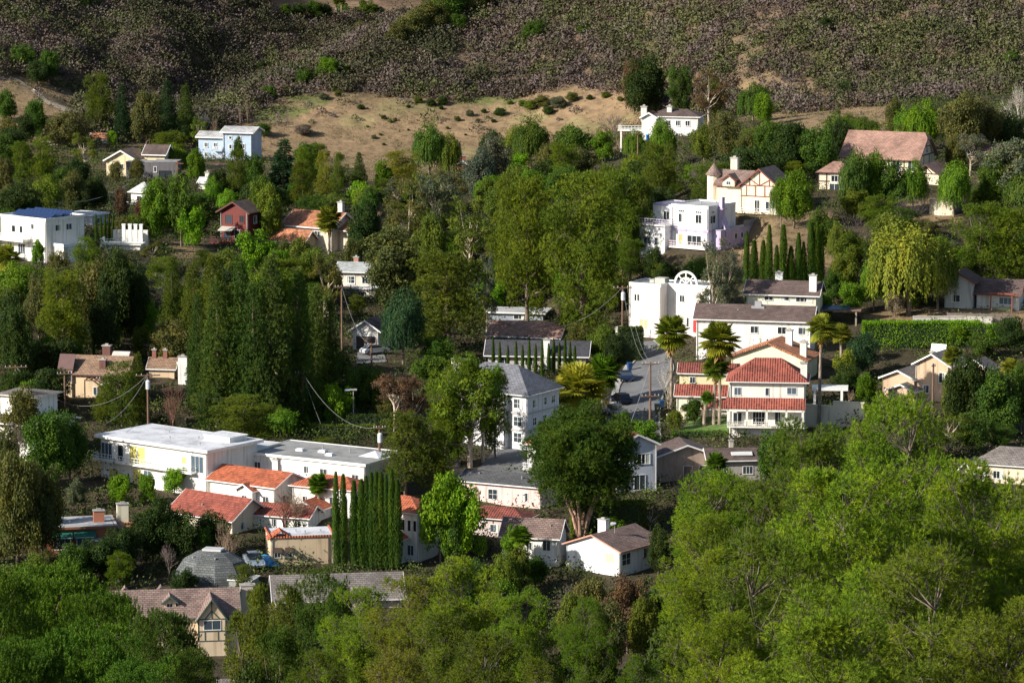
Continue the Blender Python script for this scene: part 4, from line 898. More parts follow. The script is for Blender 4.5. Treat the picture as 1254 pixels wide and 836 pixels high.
h.box(-56, 0, 0, 44, -10, 74); h.flat(GREY, 5, 1.5); h.hip(5, mat_roof((.2, .17, .14)), 5, 1)
h.box(-80, 22, -24, 50, -30, 44); h.gable(8, mat_roof((.2, .17, .14)), 'x', 5); h.ws('f', (-60, -36, -10), 22, 9, 11); h.w('r', 10, 24, 9, 10); h.done()
# --- the lavender and white modern house
h = H('modern_house', 'white and lavender modern house with small square windows, balconies and lavender chimney', 'the lavender and white house', 867, 307, -36, (.80, .78, .80), 600, pad=44, lx=-20)
LAV = mat_wall((.50, .42, .60)); LAVM = mat_plain('lavender_trim', (.5, .42, .6), .6)
h.box(-54, 0, 0, 62, -14, 52); h.flat(FLATG, -.5, 1, lip=1.5, fascia=PIK)
for a in (-39, -14):
    h.w('f', a, 33, 8, 10, 2, f=.3); [h.w('f', a - 3 + 3 * i, 45.5, 2, 1.9, 1, f=.15) for i in range(3)]
h.w('r', 10, 33, 11, 9, 2); h.w('r', 10, 45.5, 6, 1.8, 2)
h.box(-88, -54, 10, 56, -14, 50); h.flat(FLATG, -.5, 1, lip=1.2, fascia=LAVM); h.w('f', -70, 33, 13, 10, 3)
h.box(-92, -54, -14, 10, -14, 27); h.ws('f', (-80, -64), 4, 10, 9, n=2)
for a in (-80, -64): [h.w('f', a - 3.4 + 3.4 * i, 16, 2, 2.2, 1, f=.15) for i in range(3)]
h.balc(-95, -52, -17, 10, 29, 7, (.62, .54, .68), slab=PIK)
h.w('f', -40, 6, 6, 12, 1, b=(-54, 0, 0, 62), pane=mat_plain('ochre', (.5, .35, .15), .6)); h.w('f', -20, 6, 20, 11, 3, b=(-54, 0, 0, 62)); h.balc(-53, 1, -9, 0, 3, 7, (.7, .6, .62), slab=PIK)
m = MB(); m.box(-54.6, .9, -1, -.05, 22, 25); m.box(.05, .9, 0, 62, 22, 24.5); h.part('lavender_band', m, LAV)
m = MB(); m.box(.3, 12, 10, 100, -16, 24); h.part('lavender_wing', m, LAV); m = MB(); m.box(.2, 12.6, 9.4, 100.6, 24.05, 25); h.part('roof_terrace', m, FLATG)
for u in (44, 58, 70): h.w('r', u, 12, 5, 6, 1, c=12, f=.4)
m = MB(); m.box(12, 12.5, 62, 100, 25.05, 32); m.box(0, 12, 99.5, 100, 25.05, 32); h.part('railing', m, mat_plain('grey_screen', (.25, .25, .27), .6))
m = MB(); m.box(.95, 6, 22, 28, 25.05, 64); m.box(.95, 8, 20, 30, 49, 50.2); m.slab([(6, 20, 40), (14, 20, 22), (14, 30, 22), (6, 30, 40)], 6); c = h.part('chimney', m, LAV); h.vents([(-30, 30), (-14, 40)], 53.5); h.done()
# --- white house with the arched wheel window wall
h = H('stucco_house', 'white stucco house with round wheel-shaped arch on its roof and red door', 'the white house with the wheel arch', 809, 412, -30, (.82, .76, .70), 572, pad=44, lx=0)
h.box(-44, 0, 0, 44, -14, 62); h.flat(FLATD, -.5, 1, lip=1.5, fascia=PIK); h.ws('f', (-35, -31), 42, 2.6, 8, n=1); h.ws('f', (-26, -20), 8, 4.4, 12, n=1, pane=mat_plain('ochre', (.6, .42, .2), .6)); m = MB(); m.box(-16, -2, 14, 26, 63.2, 70); m.box(-24, -18, 16, 22, 63.2, 67); h.part('rooftop_unit', m, mat_plain('unit', (.42, .42, .38), .7))
h.box(0, 58, 18, 60, -14, 62); h.flat(FLATD, -.5, 1, lip=1.2, fascia=PIK); h.w('f', 20, 42, 6, 8); h.w('f', 6, 12, 3, 7, 1); h.w('f', 28, 12, 3, 11, 1); h.door('f', 38, 6, 5, 18, (.6, .03, .03)); h.w('f', 50, 42, 7, 7, 2)
m = MB(); cx, cz, rr = 24, 64, 15
for i in range(16):
    a0, a1 = math.pi * i / 16, math.pi * (i + 1) / 16
    for r_, w_ in ((rr, 1.3), (rr * .52, .9)):
        q = [(cx + (r_ - w_) * math.cos(a0), cz + (r_ - w_) * math.sin(a0)), (cx + (r_ + w_) * math.cos(a0), cz + (r_ + w_) * math.sin(a0)), (cx + (r_ + w_) * math.cos(a1), cz + (r_ + w_) * math.sin(a1)), (cx + (r_ - w_) * math.cos(a1), cz + (r_ - w_) * math.sin(a1))]
        m.slab3(q, lambda u, v: (u, 19.5, v), (0, 2, 0))
for i in range(0, 5):
    a = math.pi * (i) / 4; d = (math.cos(a), math.sin(a)); n_ = (-d[1] * .6, d[0] * .6)
    if i in (0, 4): continue
    q = [(cx + n_[0], cz + n_[1]), (cx + d[0] * rr + n_[0], cz + d[1] * rr + n_[1]), (cx + d[0] * rr - n_[0], cz + d[1] * rr - n_[1]), (cx - n_[0], cz - n_[1])]; m.slab3(q, lambda u, v: (u, 19.7, v), (0, 1.6, 0))
h.part('wheel_arch', m, PIK)
h.box(-56, -6, -14, 0, -20, 3); h.balc(-56, -6, -15, 0, 4.5, 5, (.7, .66, .6), slab=h.wm); m = MB(); m.box(-10, 14, -14, -8, -14, 16); h.part('garden_wall', m, h.wm); h.done()
# --- brown roof stepped house
h = H('stepped_house', 'pale cream house with two levels of dark brown shingle roof and white chimneys', 'the two-level brown-roofed house', 978, 414, -14, (.76, .72, .56), 560, pad=46, lx=-40)
h.box(-72, 16, 38, 80, -10, 49); h.gable(13, BROWN, 'x', 4); h.w('f', -44, 41, 10, 4, 2); h.w('f', -24, 41, 10, 4, 2); h.w('f', 0, 40, 20, 5, 4); h.chim(10, 44, 40, 72, 9, 6, (.8, .79, .76)); h.chim(-38, 76, 50, 70, 9, 5, (.8, .79, .76))
h.done()
h = H('white_house', 'long white house with brown shingle roof and small dark windows below the two-level house', 'the long white brown-roofed house', 985, 432, -12, WH, 545, pad=40, lx=-50)
h.trimm = PIK
h.box(-134, 8, 0, 40, -25, 40); h.gable(14, BROWN, 'x', 4); h.w('f', -112, 21, 14, 11, 3); h.w('f', -62, 23, 9, 8, 2); h.w('f', -28, 23, 10, 8, 2); h.w('f', -2, 23, 11, 8, 2); h.vents([(-84, 12), (-30, 14)], 47); m = MB(); m.box(-68, -52, 14, 22, 46, 54); m.box(-64, -56, 15, 20, 54, 60); h.part('rooftop_unit', m, mat_plain('unit2', (.3, .3, .32), .6)); h.done()
# --- yellow house with orange roof
h = H('tiled_house', 'pale yellow house with orange tile gable and white chimney above the big red-tiled villa', 'the pale yellow orange-roofed house', 984, 466, -20, (.78, .74, .52), 528, pad=36, lx=-35)
h.trimm = TILE3
h.box(-92, 2, 0, 56, -20, 26); h.gable(18, TILE3, 'y', 4); h.chim(-3, 10, 24, 46, 8, 6, (.75, .7, .58)); h.chim(-28, 34, 30, 56, 8, 6, (.78, .76, .7)); h.w('f', -20, 8, 8, 8); h.done()
# --- big red-tiled villa
h = H('tiled_villa', 'white three level villa with deep red barrel-tile roofs, arcaded porch and garage', 'the big red-tiled villa', 977, 534, -6, (.78, .75, .68), 502, 'villa', pad=52, lx=-30)
h.box(-84, 8, 0, 60, -20, 66); h.hip(25, TILE2, 5); h.w('f', -74, 50, 8, 9, 2, pane=GLASSB); h.w('f', -38, 50, 4, 9, 1); h.w('f', -8, 52, 11, 8, 2, pane=GLASSB); h.chim(6, 16, 66, 88, 8, 7, (.78, .75, .68))
h.shed([(-88, -12, 36), (9, -12, 36), (9, 0, 47), (-88, 0, 47)], TILE2, 2)
h.balc(-86, 8, -13, 0, 13, 6, (.7, .66, .58), slab=h.wm, step=2.5); m = MB()
for x in (-85, -62, -38, -14, 6): m.box(x - 1.3, x + 1.3, -12, -9, 13, 34)
m.box(-87, 8, -12, -9.5, 31.5, 34.2); h.part('column', m, h.wm); h.w('f', -48, 14, 14, 16, 4, 2); h.w('f', -24, 14, 8, 16, 2); h.w('f', -74, 15, 10, 13, 2)
h.door('f', -52, -8, 34, 17, (.72, .70, .66), name='garage_door'); h.door('f', -12, -8, 20, 17, (.68, .65, .6), name='garage_door'); h.w('r', 20, 50, 5, 8, 1); h.w('r', 34, 30, 5, 8, 1)
h.done()
h = H('carport', 'white flat canopy on posts beside the villa above the cream terrace wall', 'the white canopy beside the villa', 1012, 500, -6, WH, 515, 'canopy', pad=0)
m = MB(); m.box(-18, 26, 0, 26, 22, 25.5); h.part('canopy_roof', m, PIK); 
for x in (-16, 17): m = MB(); m.box(x, x + 3, 0, 3, -6, 22); h.part('post', m, PIK)
h.done()
h = H('tiled_house', 'small white outbuilding with red tile roof left of the villa beside the palms', 'the small red-tiled outbuilding', 884, 508, -8, (.78, .74, .58), 512, pad=26, lx=-20)
h.box(-56, 4, 0, 26, -15, 24); h.gable(10, TILE2, 'x', 3); h.box(-20, 18, -14, 0, -15, 12); h.gable(8, TILE2, 'x', 3); h.w('f', -38, 6, 8, 9); h.done()
h = H('tiled_house', 'small yellow house with dark red tile roof behind the two slender palms', 'the small yellow house behind the palms', 872, 474, -8, YE, 532, pad=20, lx=-10)
h.box(-40, 30, 0, 24, -15, 18); h.gable(9, TILED, 'x', 3); h.w('f', -24, 5, 6, 7); h.done()
# --- upper right: centre Tudor
h = H('tudor_house', 'cream half-timbered house with brown roofs, tall gable and round turret on the hillside', 'the half-timbered turret house', 940, 262, -26, (.76, .66, .50), 680, pad=36, lx=-20)
h.trimm = mat_plain('redbrown', (.2, .06, .04), .7)
h.box(-36, 14, 0, 46, -15, 34); h.gable(20, MAUVE, 'y', 3)
h.timber('f', [(-36, 34, 14, 34), (-11, 34, -11, 52), (-11, 34, -24, 42), (-11, 34, 3, 42), (-36, 28, -36, 34), (-24, 34, -24, 42), (2, 34, 2, 42), (-36, 21, 14, 21), (-28, 21, -28, 34), (-4, 21, -4, 34), (8, 21, 8, 34), (-16, 21, -16, 34)], col=(.2, .06, .04))
h.w('f', -14, 2, 6, 14, 2); h.w('f', 2, 4, 9, 11, 2); h.balc(-36, 16, -10, 0, 2, 5, (.8, .78, .74))
h.box(-76, -36, 20, 56, -15, 32); h.gable(15, MAUVE, 'x', 3); h.box(-66, -50, 14, 34, 30, 38); h.gable(6, MAUVE, 'y', 2); h.w('f', -58, 32, 5, 4)
h.chim(-62, 44, 40, 62, 9, 7, (.75, .66, .52)); m = MB()
m.cyl((-84, 30, -10), (-84, 30, 42), 8.5, n=12); h.part('turret', m, h.wm); m = MB(); m.cyl((-84, 30, 42.05), (-84, 30, 56), 11, .4, 12); m.cyl((-84, 30, 55), (-84, 30, 62), .3, n=5); h.part('turret_roof', m, MAUVE); h.done()
# --- big Tudor
h = H('tudor_house', 'long pinkish-brown roofed half-timbered house with clipped gable high on the right', 'the long pinkish-roofed house', 1124, 222, -24, (.74, .66, .48), 690, pad=44, lx=-30)
h.trimm = mat_plain('dark_timber', (.07, .035, .025), .7)
h.box(-96, 0, 0, 66, -15, 30); m = MB(); c = 33; e = 26.5
m.slab([(-101, -5, e), (4, -5, e), (4, 24, 50), (-2, c, 57), (-101, c, 57)], 1.5); m.slab([(4, 71, e), (-101, 71, e), (-101, c, 57), (-2, c, 57), (4, 42, 50)], 1.5); m.slab([(4, 24, 50), (4, 42, 50), (-2, c, 57)], 1.5); h.part('roof', m, PINKB)
h.W.quad((-.1, 0, 30), (-.1, 66, 30), (-.1, 42, 49), (-.1, 24, 49)); h.W.quad((-95.9, 0, 30), (-95.9, 66, 30), (-95.9, 33, 56))
h.timber('r', [(0, 30, 66, 30), (10, 30, 18, 40), (56, 30, 48, 40), (18, 40, 48, 40), (33, 30, 33, 48), (0, 2, 0, 30), (22, 14, 22, 30), (44, 14, 44, 30)], col=(.07, .035, .025)); h.w('r', 33, 32, 10, 7, 3); h.w('r', 12, 8, 9, 10); h.w('r', 52, 8, 9, 10)
h.ws('f', (-8, -28), 12, 9, 12, n=2); h.w('f', -60, 12, 9, 12); h.timber('f', [(-48, 4, -48, 30), (-38, 4, -38, 30), (-18, 4, -18, 30)], col=(.07, .035, .025))
h.box(2, 34, -24, 14, -15, 12); h.gable(11, PINKB, 'y', 4); h.timber('f', [(2, 12, 34, 12), (18, 12, 18, 22), (10, 12, 18, 20), (26, 12, 18, 20)], col=(.07, .035, .025)); h.done()
h = H('tudor_house', 'small half-timbered garage wing with pinkish hip roof left of the long pinkish-roofed house', 'the small pinkish hip-roofed wing', 1016, 232, -16, (.72, .64, .48), 700, pad=18)
h.trimm = mat_plain('dark_timber', (.07, .035, .025), .7)
h.box(-14, 26, 0, 30, -12, 20); h.hip(12, PINKB, 3); h.timber('f', [(-14, 0, -14, 20), (-4, 0, -4, 20), (-14, 10, 0, 10)], col=(.07, .035, .025)); h.w('f', 8, 10, 12, 7, 3); h.w('f', 6, 0, 12, 7, 2); h.done()
h = H('brown_house', 'low reddish-brown roof just visible behind the large grey-green oak at the right', 'the low reddish-brown roof', 1212, 196, -10, (.3, .2, .16), 760, pad=16)
h.box(-24, 24, 0, 30, -10, 8); h.gable(9, mat_roof((.17, .09, .08)), 'x', 3); h.chim(-10, 20, 10, 26, 5, 4, (.3, .1, .07)); h.done()
# --- top white house
h = H('white_house', 'wide white house with brown hip roofs and terrace at the foot of the hill', 'the white foothill house', 834, 166, -12, WH, 838, pad=34, lx=-20)
h.box(-40, 22, 0, 34, -12, 22); h.hip(8, BROWN, 2); h.ws('f', (-16, -4, 8), 12, 5, 6, n=2); h.w('r', 14, 12, 5, 6); h.box(-48, -30, -6, 20, -12, 22); h.gable(5, mat_roof((.2, .09, .07)), 'y', 2); h.chim(-46, 0, 16, 34, 7, 5); h.chim(-16, 10, 22, 34, 6, 4); h.ws('f', (-18, -2, 12), -3, 6, 6)
h.balc(-78, -48, -4, 14, 6, 5, (.7, .7, .68), posts=(-74, -60)); h.done()
# --- houses on the ridge top
for i, (px, w_, c_, lab) in enumerate(((368, 34, (.5, .5, .46), 'pale house on the plateau top, leftmost of those behind the ridge'), (428, 44, (.62, .62, .5), 'cream house on the plateau top behind two slender palm trunks'), (470, 40, (.6, .4, .3), 'pinkish house on the plateau top, middle of those behind the ridge'), (492, 46, (.62, .5, .36), 'tan house on the plateau top above the pale hillside lot'), (535, 38, (.45, .42, .4), 'grey house on the plateau top nearest the ridge crest'))):
    h = H('plateau_house', lab, 'the plateau house ' + ('far left', 'with palms', 'with pink walls', 'with tan walls', 'by the crest')[i], px, 14, -6 + 4 * i, c_, 1305, pad=0)
    h.box(-w_ / 2, w_ / 2, 0, 26, -14, 12); h.gable(6, (BROWN, TAN, TILE3, GREY, BROWN)[i], 'x', 2); h.ws('f', (-w_ / 3, 0, w_ / 3), 3, 5, 5); h.done()
# --- right side
h = H('brown_roofed_house', 'white walled house with brown shingle roofs behind the great yellow-green willow', 'the brown roof behind the willow', 1190, 378, -18, (.6, .58, .54), 585, pad=34, lx=20)
h.trimm = mat_plain('redbrown', (.2, .06, .04), .7)
h.box(-34, 0, 0, 40, -10, 34); h.gable(10, BROWN, 'y', 5); h.w('f', -20, 8, 10, 8); h.box(4, 56, 10, 44, -10, 20); h.gable(14, BROWN, 'x', 4)
m = MB(); m.box(24, 25.4, -8, -6.6, -6, 20); m.box(50, 51.4, -8, -6.6, -6, 20); m.box(22, 54, -9, -5, 20, 22); h.part('timber_frame', m, h.trimm); m = MB(); m.box(27, 49, 2, 9, -4, 2); h.part('bench', m, mat_plain('bench_green', (.35, .42, .2), .7)); h.w('f', 40, 6, 16, 8, 3, pane=GLASSB); h.done()
h = H('carport', 'open carport with dark solar sheets on posts beside the yellow-green willow', 'the dark solar carport', 1030, 398, -6, (.2, .16, .14), 562, 'carport', pad=16)
m = MB(); m.box(-26, 24, 0, 24, 17, 18.5); h.part('canopy_roof', m, mat_plain('brown_deck', (.2, .12, .09), .8)); m = MB(); m.slab([(-24, 1, 19), (10, 1, 19), (10, 20, 22), (-24, 20, 22)], .5); h.part('solar_panel', m, mat_plain('solar', (.02, .04, .11), .2))

for x, y in ((17, 1), (-24, 1), (17, 20)): m = MB(); m.box(x, x + 2, y, y + 2, -8, 17); h.part('post', m, mat_plain('post', (.3, .25, .2), .8))
h.done()
h = H('tan_house', 'tan stucco house with several brown gables, white trim and solar water panel', 'the tan house with white-trimmed gables', 1152, 492, -30, (.56, .40, .27), 516, pad=44, lx=-20)
h.box(-34, 10, 0, 50, -20, 46); h.gable(12, GREY, 'y', 4); h.w('f', 2, 24, 9, 12, 2); h.w('f', -20, 10, 8, 9)
h.box(-76, -34, -4, 46, -20, 26); h.gable(9, GREY, 'y', 4); h.box(-60, -26, -22, -4, -20, 14); h.gable(7, GREY, 'y', 4); h.chim(-30, 40, 40, 54, 4, 4, (.3, .3, .3)); m = MB(); m.slab([(-34, 44, 52), (-14, 44, 52), (-14, 48, 64), (-34, 48, 64)], 1); m.cyl((-30, 46, 42), (-30, 46, 54), .7); h.part('solar_heater', m, mat_plain('heater', (.6, .6, .56), .5)); h.box(20, 50, 24, 50, -20, 42); h.gable(9, GREY, 'y', 4); h.done()
h = H('grey_roofed_house', 'cream house with grey-brown hip roof seen over the right foreground pines', 'the grey hip roof above the right pines', 1232, 592, -22, (.66, .56, .42), 470, pad=34, lx=10)
h.box(-40, 50, 0, 50, -25, 22); h.hip(19, GREY, 4); h.w('f', -10, 6, 12, 9, 3); h.w('f', -30, 6, 9, 9); h.box(-56, -40, -12, 30, -25, 16); h.gable(9, GREY, 'y', 4); h.done()
# ================================================================== ground, hill cover, streets
def inpoly(px, py, poly):
    px = np.asarray(px, float); py = np.asarray(py, float); ins = np.zeros(px.shape, bool); n = len(poly)
    for i in range(n):
        x0, y0 = poly[i]; x1, y1 = poly[(i + 1) % n]
        c = ((y0 > py) != (y1 > py)) & (px < (x1 - x0) * (py - y0) / ((y1 - y0) if y1 != y0 else 1e-9) + x0); ins ^= c
    return ins
def projn(x, y, z):
    z = z - CAMZ; d = y * CP - z * SP; up = y * SP + z * CP; return 627 + F * x / d, 418 - F * up / d
TANS = [[(296, 196), (305, 150), (330, 122), (420, 110), (480, 120), (560, 128), (700, 108), (772, 118), (785, 150), (700, 178), (600, 204), (470, 222), (380, 205)],
        [(-60, 180), (-60, 96), (30, 94), (60, 104), (98, 132), (92, 160), (60, 178)],
        [(880, 112), (935, 88), (985, 103), (1030, 118), (1100, 128), (1110, 160), (1000, 172), (930, 152)],
        [(890, 268), (1015, 258), (1030, 320), (930, 332), (895, 305)], [(1050, 380), (1260, 372), (1260, 402), (1060, 402)], [(1110, 250), (1170, 242), (1175, 272), (1120, 280)], [(210, 296), (250, 296), (250, 318), (210, 318)]]
LAWN = [[(366, 514), (440, 506), (484, 512), (484, 536), (366, 532)], [(826, 522), (866, 508), (905, 508), (908, 532), (830, 534)]]
GREENS = [[(300, 150), (330, 118), (420, 112), (400, 130), (340, 150)], [(560, 112), (620, 108), (640, 125), (560, 128)]]
def build_ground():
    us = np.concatenate([np.arange(-900, -100, 40), np.arange(-100, 1360, 6.), np.arange(1360, 2240, 40)]); ds = np.concatenate([np.arange(12, 330, 12.), np.arange(330, 860, 3.), np.arange(860, 1400, 2.5), np.arange(1400, 1690, 12)])
    U, Dm = np.meshgrid(us, ds, indexing='ij'); X = (U - 627) / F * Dm; Z = gz(X, Dm)
    nu, nd = U.shape; i = np.arange(nu - 1)[:, None] * nd + np.arange(nd - 1)[None]
    q = np.stack([i, i + nd, i + nd + 1, i + 1], -1).reshape(-1, 4)
    V = np.stack([X, Dm, Z], -1).reshape(-1, 3); m, nt, bs = newmat('soil'); L = nt.links
    a = N(nt, 'ShaderNodeAttribute', attribute_name='zone'); tc = N(nt, 'ShaderNodeTexCoord')
    n1 = N(nt, 'ShaderNodeTexNoise', i_Scale=.35, i_Detail=8.0, i_Roughness=.7); L.new(tc.outputs['Object'], n1.inputs[0])
    n2 = N(nt, 'ShaderNodeTexNoise', i_Scale=.06, i_Detail=6.0); L.new(tc.outputs['Object'], n2.inputs[0])
    c = mixc(nt, 'MULTIPLY', 1., a.outputs['Color'], ramp(nt, n1.outputs[0], [(.3, (.5, .5, .48)), (.5, (.95, .95, .95)), (.72, (1.35, 1.3, 1.25))]))
    c = mixc(nt, 'MULTIPLY', 1., c, ramp(nt, n2.outputs[0], [(.35, (.75, .78, .72)), (.6, (1.1, 1.08, 1.05))]))
    L.new(c, bs.inputs['Base Color']); bs.inputs['Roughness'].default_value = .95; bs.inputs['Specular IOR Level'].default_value = .1
    bp = N(nt, 'ShaderNodeBump', i_Strength=1., i_Distance=.5); L.new(n1.outputs[0], bp.inputs['Height']); L.new(bp.outputs[0], bs.inputs['Normal'])
    me = mesh_np('ground', V, 4, q.ravel(), m, True)
    px, py = projn(V[:, 0], V[:, 1], V[:, 2]); col = np.empty((len(V), 4), np.float32); nz = vnoise(V[:, 0], V[:, 1], 6, 9); far = V[:, 1] > 800
    litter = np.array([.075, .06, .038]); hill = np.array([.185, .13, .09]); tan = np.array([.25, .175, .105]); grn = np.array([.15, .155, .06])
    col[:, :3] = litter; col[far, :3] = hill; col[:, 3] = 1
    for p in TANS:
        for jx, jy, in ((0, 0),): col[inpoly(px + (nz - .5) * 14, py + (nz - .5) * 8, p), :3] = tan
    for p in GREENS: col[inpoly(px, py, p) & (nz > .4), :3] = grn
    nz2 = vnoise(V[:, 0], V[:, 1], 9, 21); k = inpoly(px, py, TANS[0]) & (nz2 > .72); col[k, :3] = np.array([.25, .20, .105])
    at_ = me.color_attributes.new('zone', 'FLOAT_COLOR', 'POINT'); at_.data.foreach_set('color', col.ravel())
    g = link('ground', me); g['kind'] = 'structure'
def shrub_mass(name, X, Y, Rr, cols, n, leaf, mat, hgt=.8, lumpy=.25, jit=.4):
    Z = gz(X, Y); K = len(X); C = np.stack([X, Y, Z + Rr * hgt * .35], 1); o = rsph(K * n); o[:, 2] = np.abs(o[:, 2]) * 1.05 - .2
    k = .55 + .5 * RS.rand(K * n, 1) ** .5; lump = 1 + lumpy * RS.normal(size=(K * n, 1))
    P = np.repeat(C, n, 0) + o * k * np.repeat(Rr, n)[:, None] * np.array([1, 1, hgt]) * lump
    ax = o * .7 + rsph(K * n) * .8; sz = leaf * np.clip(np.repeat(Rr, n), .6, 2.2) ** .5 * (.6 + .8 * RS.rand(K * n))
    V = leafs(P, ax, sz, sz * .62, o + np.array([0, 0, .2]), jit); me = mesh_np(name, V, 4, np.arange(len(V)), mat)
    c = np.repeat(cols, n * 4, 0); c = np.hstack([c, np.ones((len(c), 1))]).astype(np.float32)
    a = me.color_attributes.new('tint', 'FLOAT_COLOR', 'POINT'); a.data.foreach_set('color', c.ravel()); return link(name, me)
SHM = mat_shrubs()
def visible(x, y, z, tol=2.5):                   # line of sight from roughly the camera over the bare terrain
    t = np.linspace(.55, .995, 60)[None, :]; X = x[:, None] * t; Y = y[:, None] * t; ZZ = CAMZ + (z[:, None] + 1.5 - CAMZ) * t
    out = np.ones(len(x), bool)
    for a in range(0, len(x), 4000):
        b = slice(a, a + 4000); out[b] = ((gz0(X[b], Y[b]) - ZZ[b]).max(1) < tol)
    return out
def chaparral():
    n = 80000; Y = RS.uniform(800, 1320, n); U = RS.uniform(-120, 1380, n); X = (U - 627) / F * Y
    foot = np.interp(U, [0, 300, 760, 860, 940, 1254], [856, 890, 885, 850, 800, 740]); Z = gz0(X, Y); px, py = projn(X, Y, Z)
    keep = (Y > foot - 4) & (py > -45) & (py < 200); 
    nz = vnoise(X, Y, 5, 31); nz3 = vnoise(X + Y * .5, Y * .5, 16, 32); nz4 = vnoise(X - .3 * Y, Y * .4, 30, 35)
    tanm = np.zeros(n, bool)
    for p in TANS[:3]: tanm |= inpoly(px + (nz - .5) * 16, py + (nz - .5) * 8, p) & (RS.rand(n) < (.6 if p is TANS[2] else .985))
    keep &= ~tanm
    keep &= ~((nz < .16) & (nz3 > .6)); keep &= ~((nz4 > .78) & (nz < .3)); keep &= RS.rand(n) < np.where(nz3 > .76, .75, .97)
    keep &= ~inpoly(px, py, [(320, -30), (610, -30), (560, 16), (420, 22), (330, 18)])
    i = np.where(keep)[0]; i = i[visible(X[i], Y[i], Z[i], 4.)]; X, Y, px, py = X[i], Y[i], px[i], py[i]
    K = len(X); nA = vnoise(X + .6 * Y, Y * .45, 22, 41); nB = vnoise(X, Y, 9, 43) + RS.normal(size=K) * .10
    pal = np.array([(.082, .074, .044), (.118, .092, .082), (.108, .080, .062), (.130, .110, .084), (.096, .102, .042), (.060, .062, .034)])
    v = nA * .7 + nB * .5 + RS.normal(size=K) * .06; ci = np.select([v < .28, v < .46, v < .62, v < .72, v < .9], [5, 0, 1, 2, 4], 3)
    leftgrn = (px > 900) & (py < 110) & (RS.rand(K) < .12); ci[leftgrn] = 4
    cols = pal[ci] * RS.uniform(.84, 1.18, (K, 1)); Rr = RS.gamma(4, .36, K).clip(.55, 3.4); bg = RS.rand(K) < .05; Rr[bg] = RS.uniform(2.4, 4.0, bg.sum()); cols[bg] = np.array([.050, .056, .026]) * RS.uniform(.8, 1.4, (bg.sum(), 1)); Rr[ci == 5] *= 1.2
    o = shrub_mass('chaparral', X, Y, Rr, cols, 90, .42, SHM, 1.1, .08, .22); tag(o, 'dense grey-green and brown chaparral brush covering the hillside', 'brush', kind='stuff'); print('chaparral', K)
def undergrowth():
    n = 24000; Y = RS.uniform(395, 870, n); U = RS.uniform(-60, 1320, n); X = (U - 627) / F * Y; Z = gz0(X, Y); px, py = projn(X, Y, Z)
    keep = np.ones(n, bool)
    for p in TANS + LAWN + [ROADP, LOTP, DRIVEP]: keep &= ~inpoly(px, py, p)
    for cx, cy, cz, r in PADS: keep &= np.hypot(X - cx, Y - cy) > r * 1.3
    nz = vnoise(X, Y, 12, 51); keep &= RS.rand(n) < np.where(nz > .5, 1, .65)
    X, Y = X[keep], Y[keep]; K = len(X); pal = np.array([(.045, .065, .018), (.07, .10, .022), (.06, .058, .03), (.035, .05, .02), (.09, .11, .03)]); ci = RS.choice(5, K, p=[.35, .2, .17, .2, .08])
    o = shrub_mass('undergrowth', X, Y, RS.gamma(5, .2, K).clip(.4, 2), pal[ci] * RS.uniform(.7, 1.3, (K, 1)), 48, .26, SHM, 1.0); tag(o, 'mixed low green shrubs filling the ground between trees and houses', 'undergrowth', kind='stuff'); print('undergrowth', K)
    # dry tufts and small brush scattered over the bare tan slope
    n = 42000; Y = RS.uniform(500, 1000, n); U = RS.uniform(-60, 1300, n); X = (U - 627) / F * Y; px, py = projn(X, Y, gz0(X, Y)); ok = np.zeros(n, bool); q = vnoise(X, Y, 7, 61)
    for p in TANS: ok |= inpoly(px, py, p)
    ok &= RS.rand(n) < .15 + 1.3 * (q - .2); P = np.stack([X[ok], Y[ok]], 1)
    K = len(P); pal = np.array([(.16, .14, .06), (.09, .10, .04), (.20, .16, .09), (.07, .07, .045)]); ci = RS.choice(4, K)
    o = shrub_mass('dry_grass', P[:, 0], P[:, 1], RS.gamma(3, .16, K).clip(.2, 1.5), pal[ci], 12, .3, SHM, .8); tag(o, 'dry grass tufts and low weeds dotting the bare tan slopes', 'dry grass', kind='stuff')
ROADP = [(752, 520), (744, 490), (752, 470), (776, 440), (790, 428), (816, 432), (822, 452), (812, 480), (806, 520)]
LOTP = [(560, 612), (560, 574), (600, 548), (660, 548), (668, 575), (640, 585)]
DRIVEP = [(432, 445), (434, 428), (470, 426), (470, 445)]
def drape(name, left, right, off, mat, n=24, m=6, kind='structure'):
    def along(P, t):
        d = [0]; 
        for a, b in zip(P, P[1:]): d.append(d[-1] + math.dist(a, b))
        t *= d[-1]; i = max(k for k in range(len(P)) if d[k] <= t + 1e-6); i = min(i, len(P) - 2); f = (t - d[i]) / (d[i + 1] - d[i]); return P[i][0] + (P[i + 1][0] - P[i][0]) * f, P[i][1] + (P[i + 1][1] - P[i][1]) * f
    V = []; 
    L = [cast(*along(left, i / n)) for i in range(n + 1)]; Rr = [cast(*along(right, i / n)) for i in range(n + 1)]
    for a, b in zip(L, Rr):
        for j in range(m + 1):
            p = a.lerp(b, j / m); V.append((p.x, p.y, float(gz(p.x, p.y)) + off))
    q = []
    for i in range(n):
        for j in range(m): k = i * (m + 1) + j; q += [k, k + 1, k + m + 2, k + m + 1]
    o = link(name, mesh_np(name, np.array(V), 4, q, mat, True)); o['kind'] = kind; return L, Rr
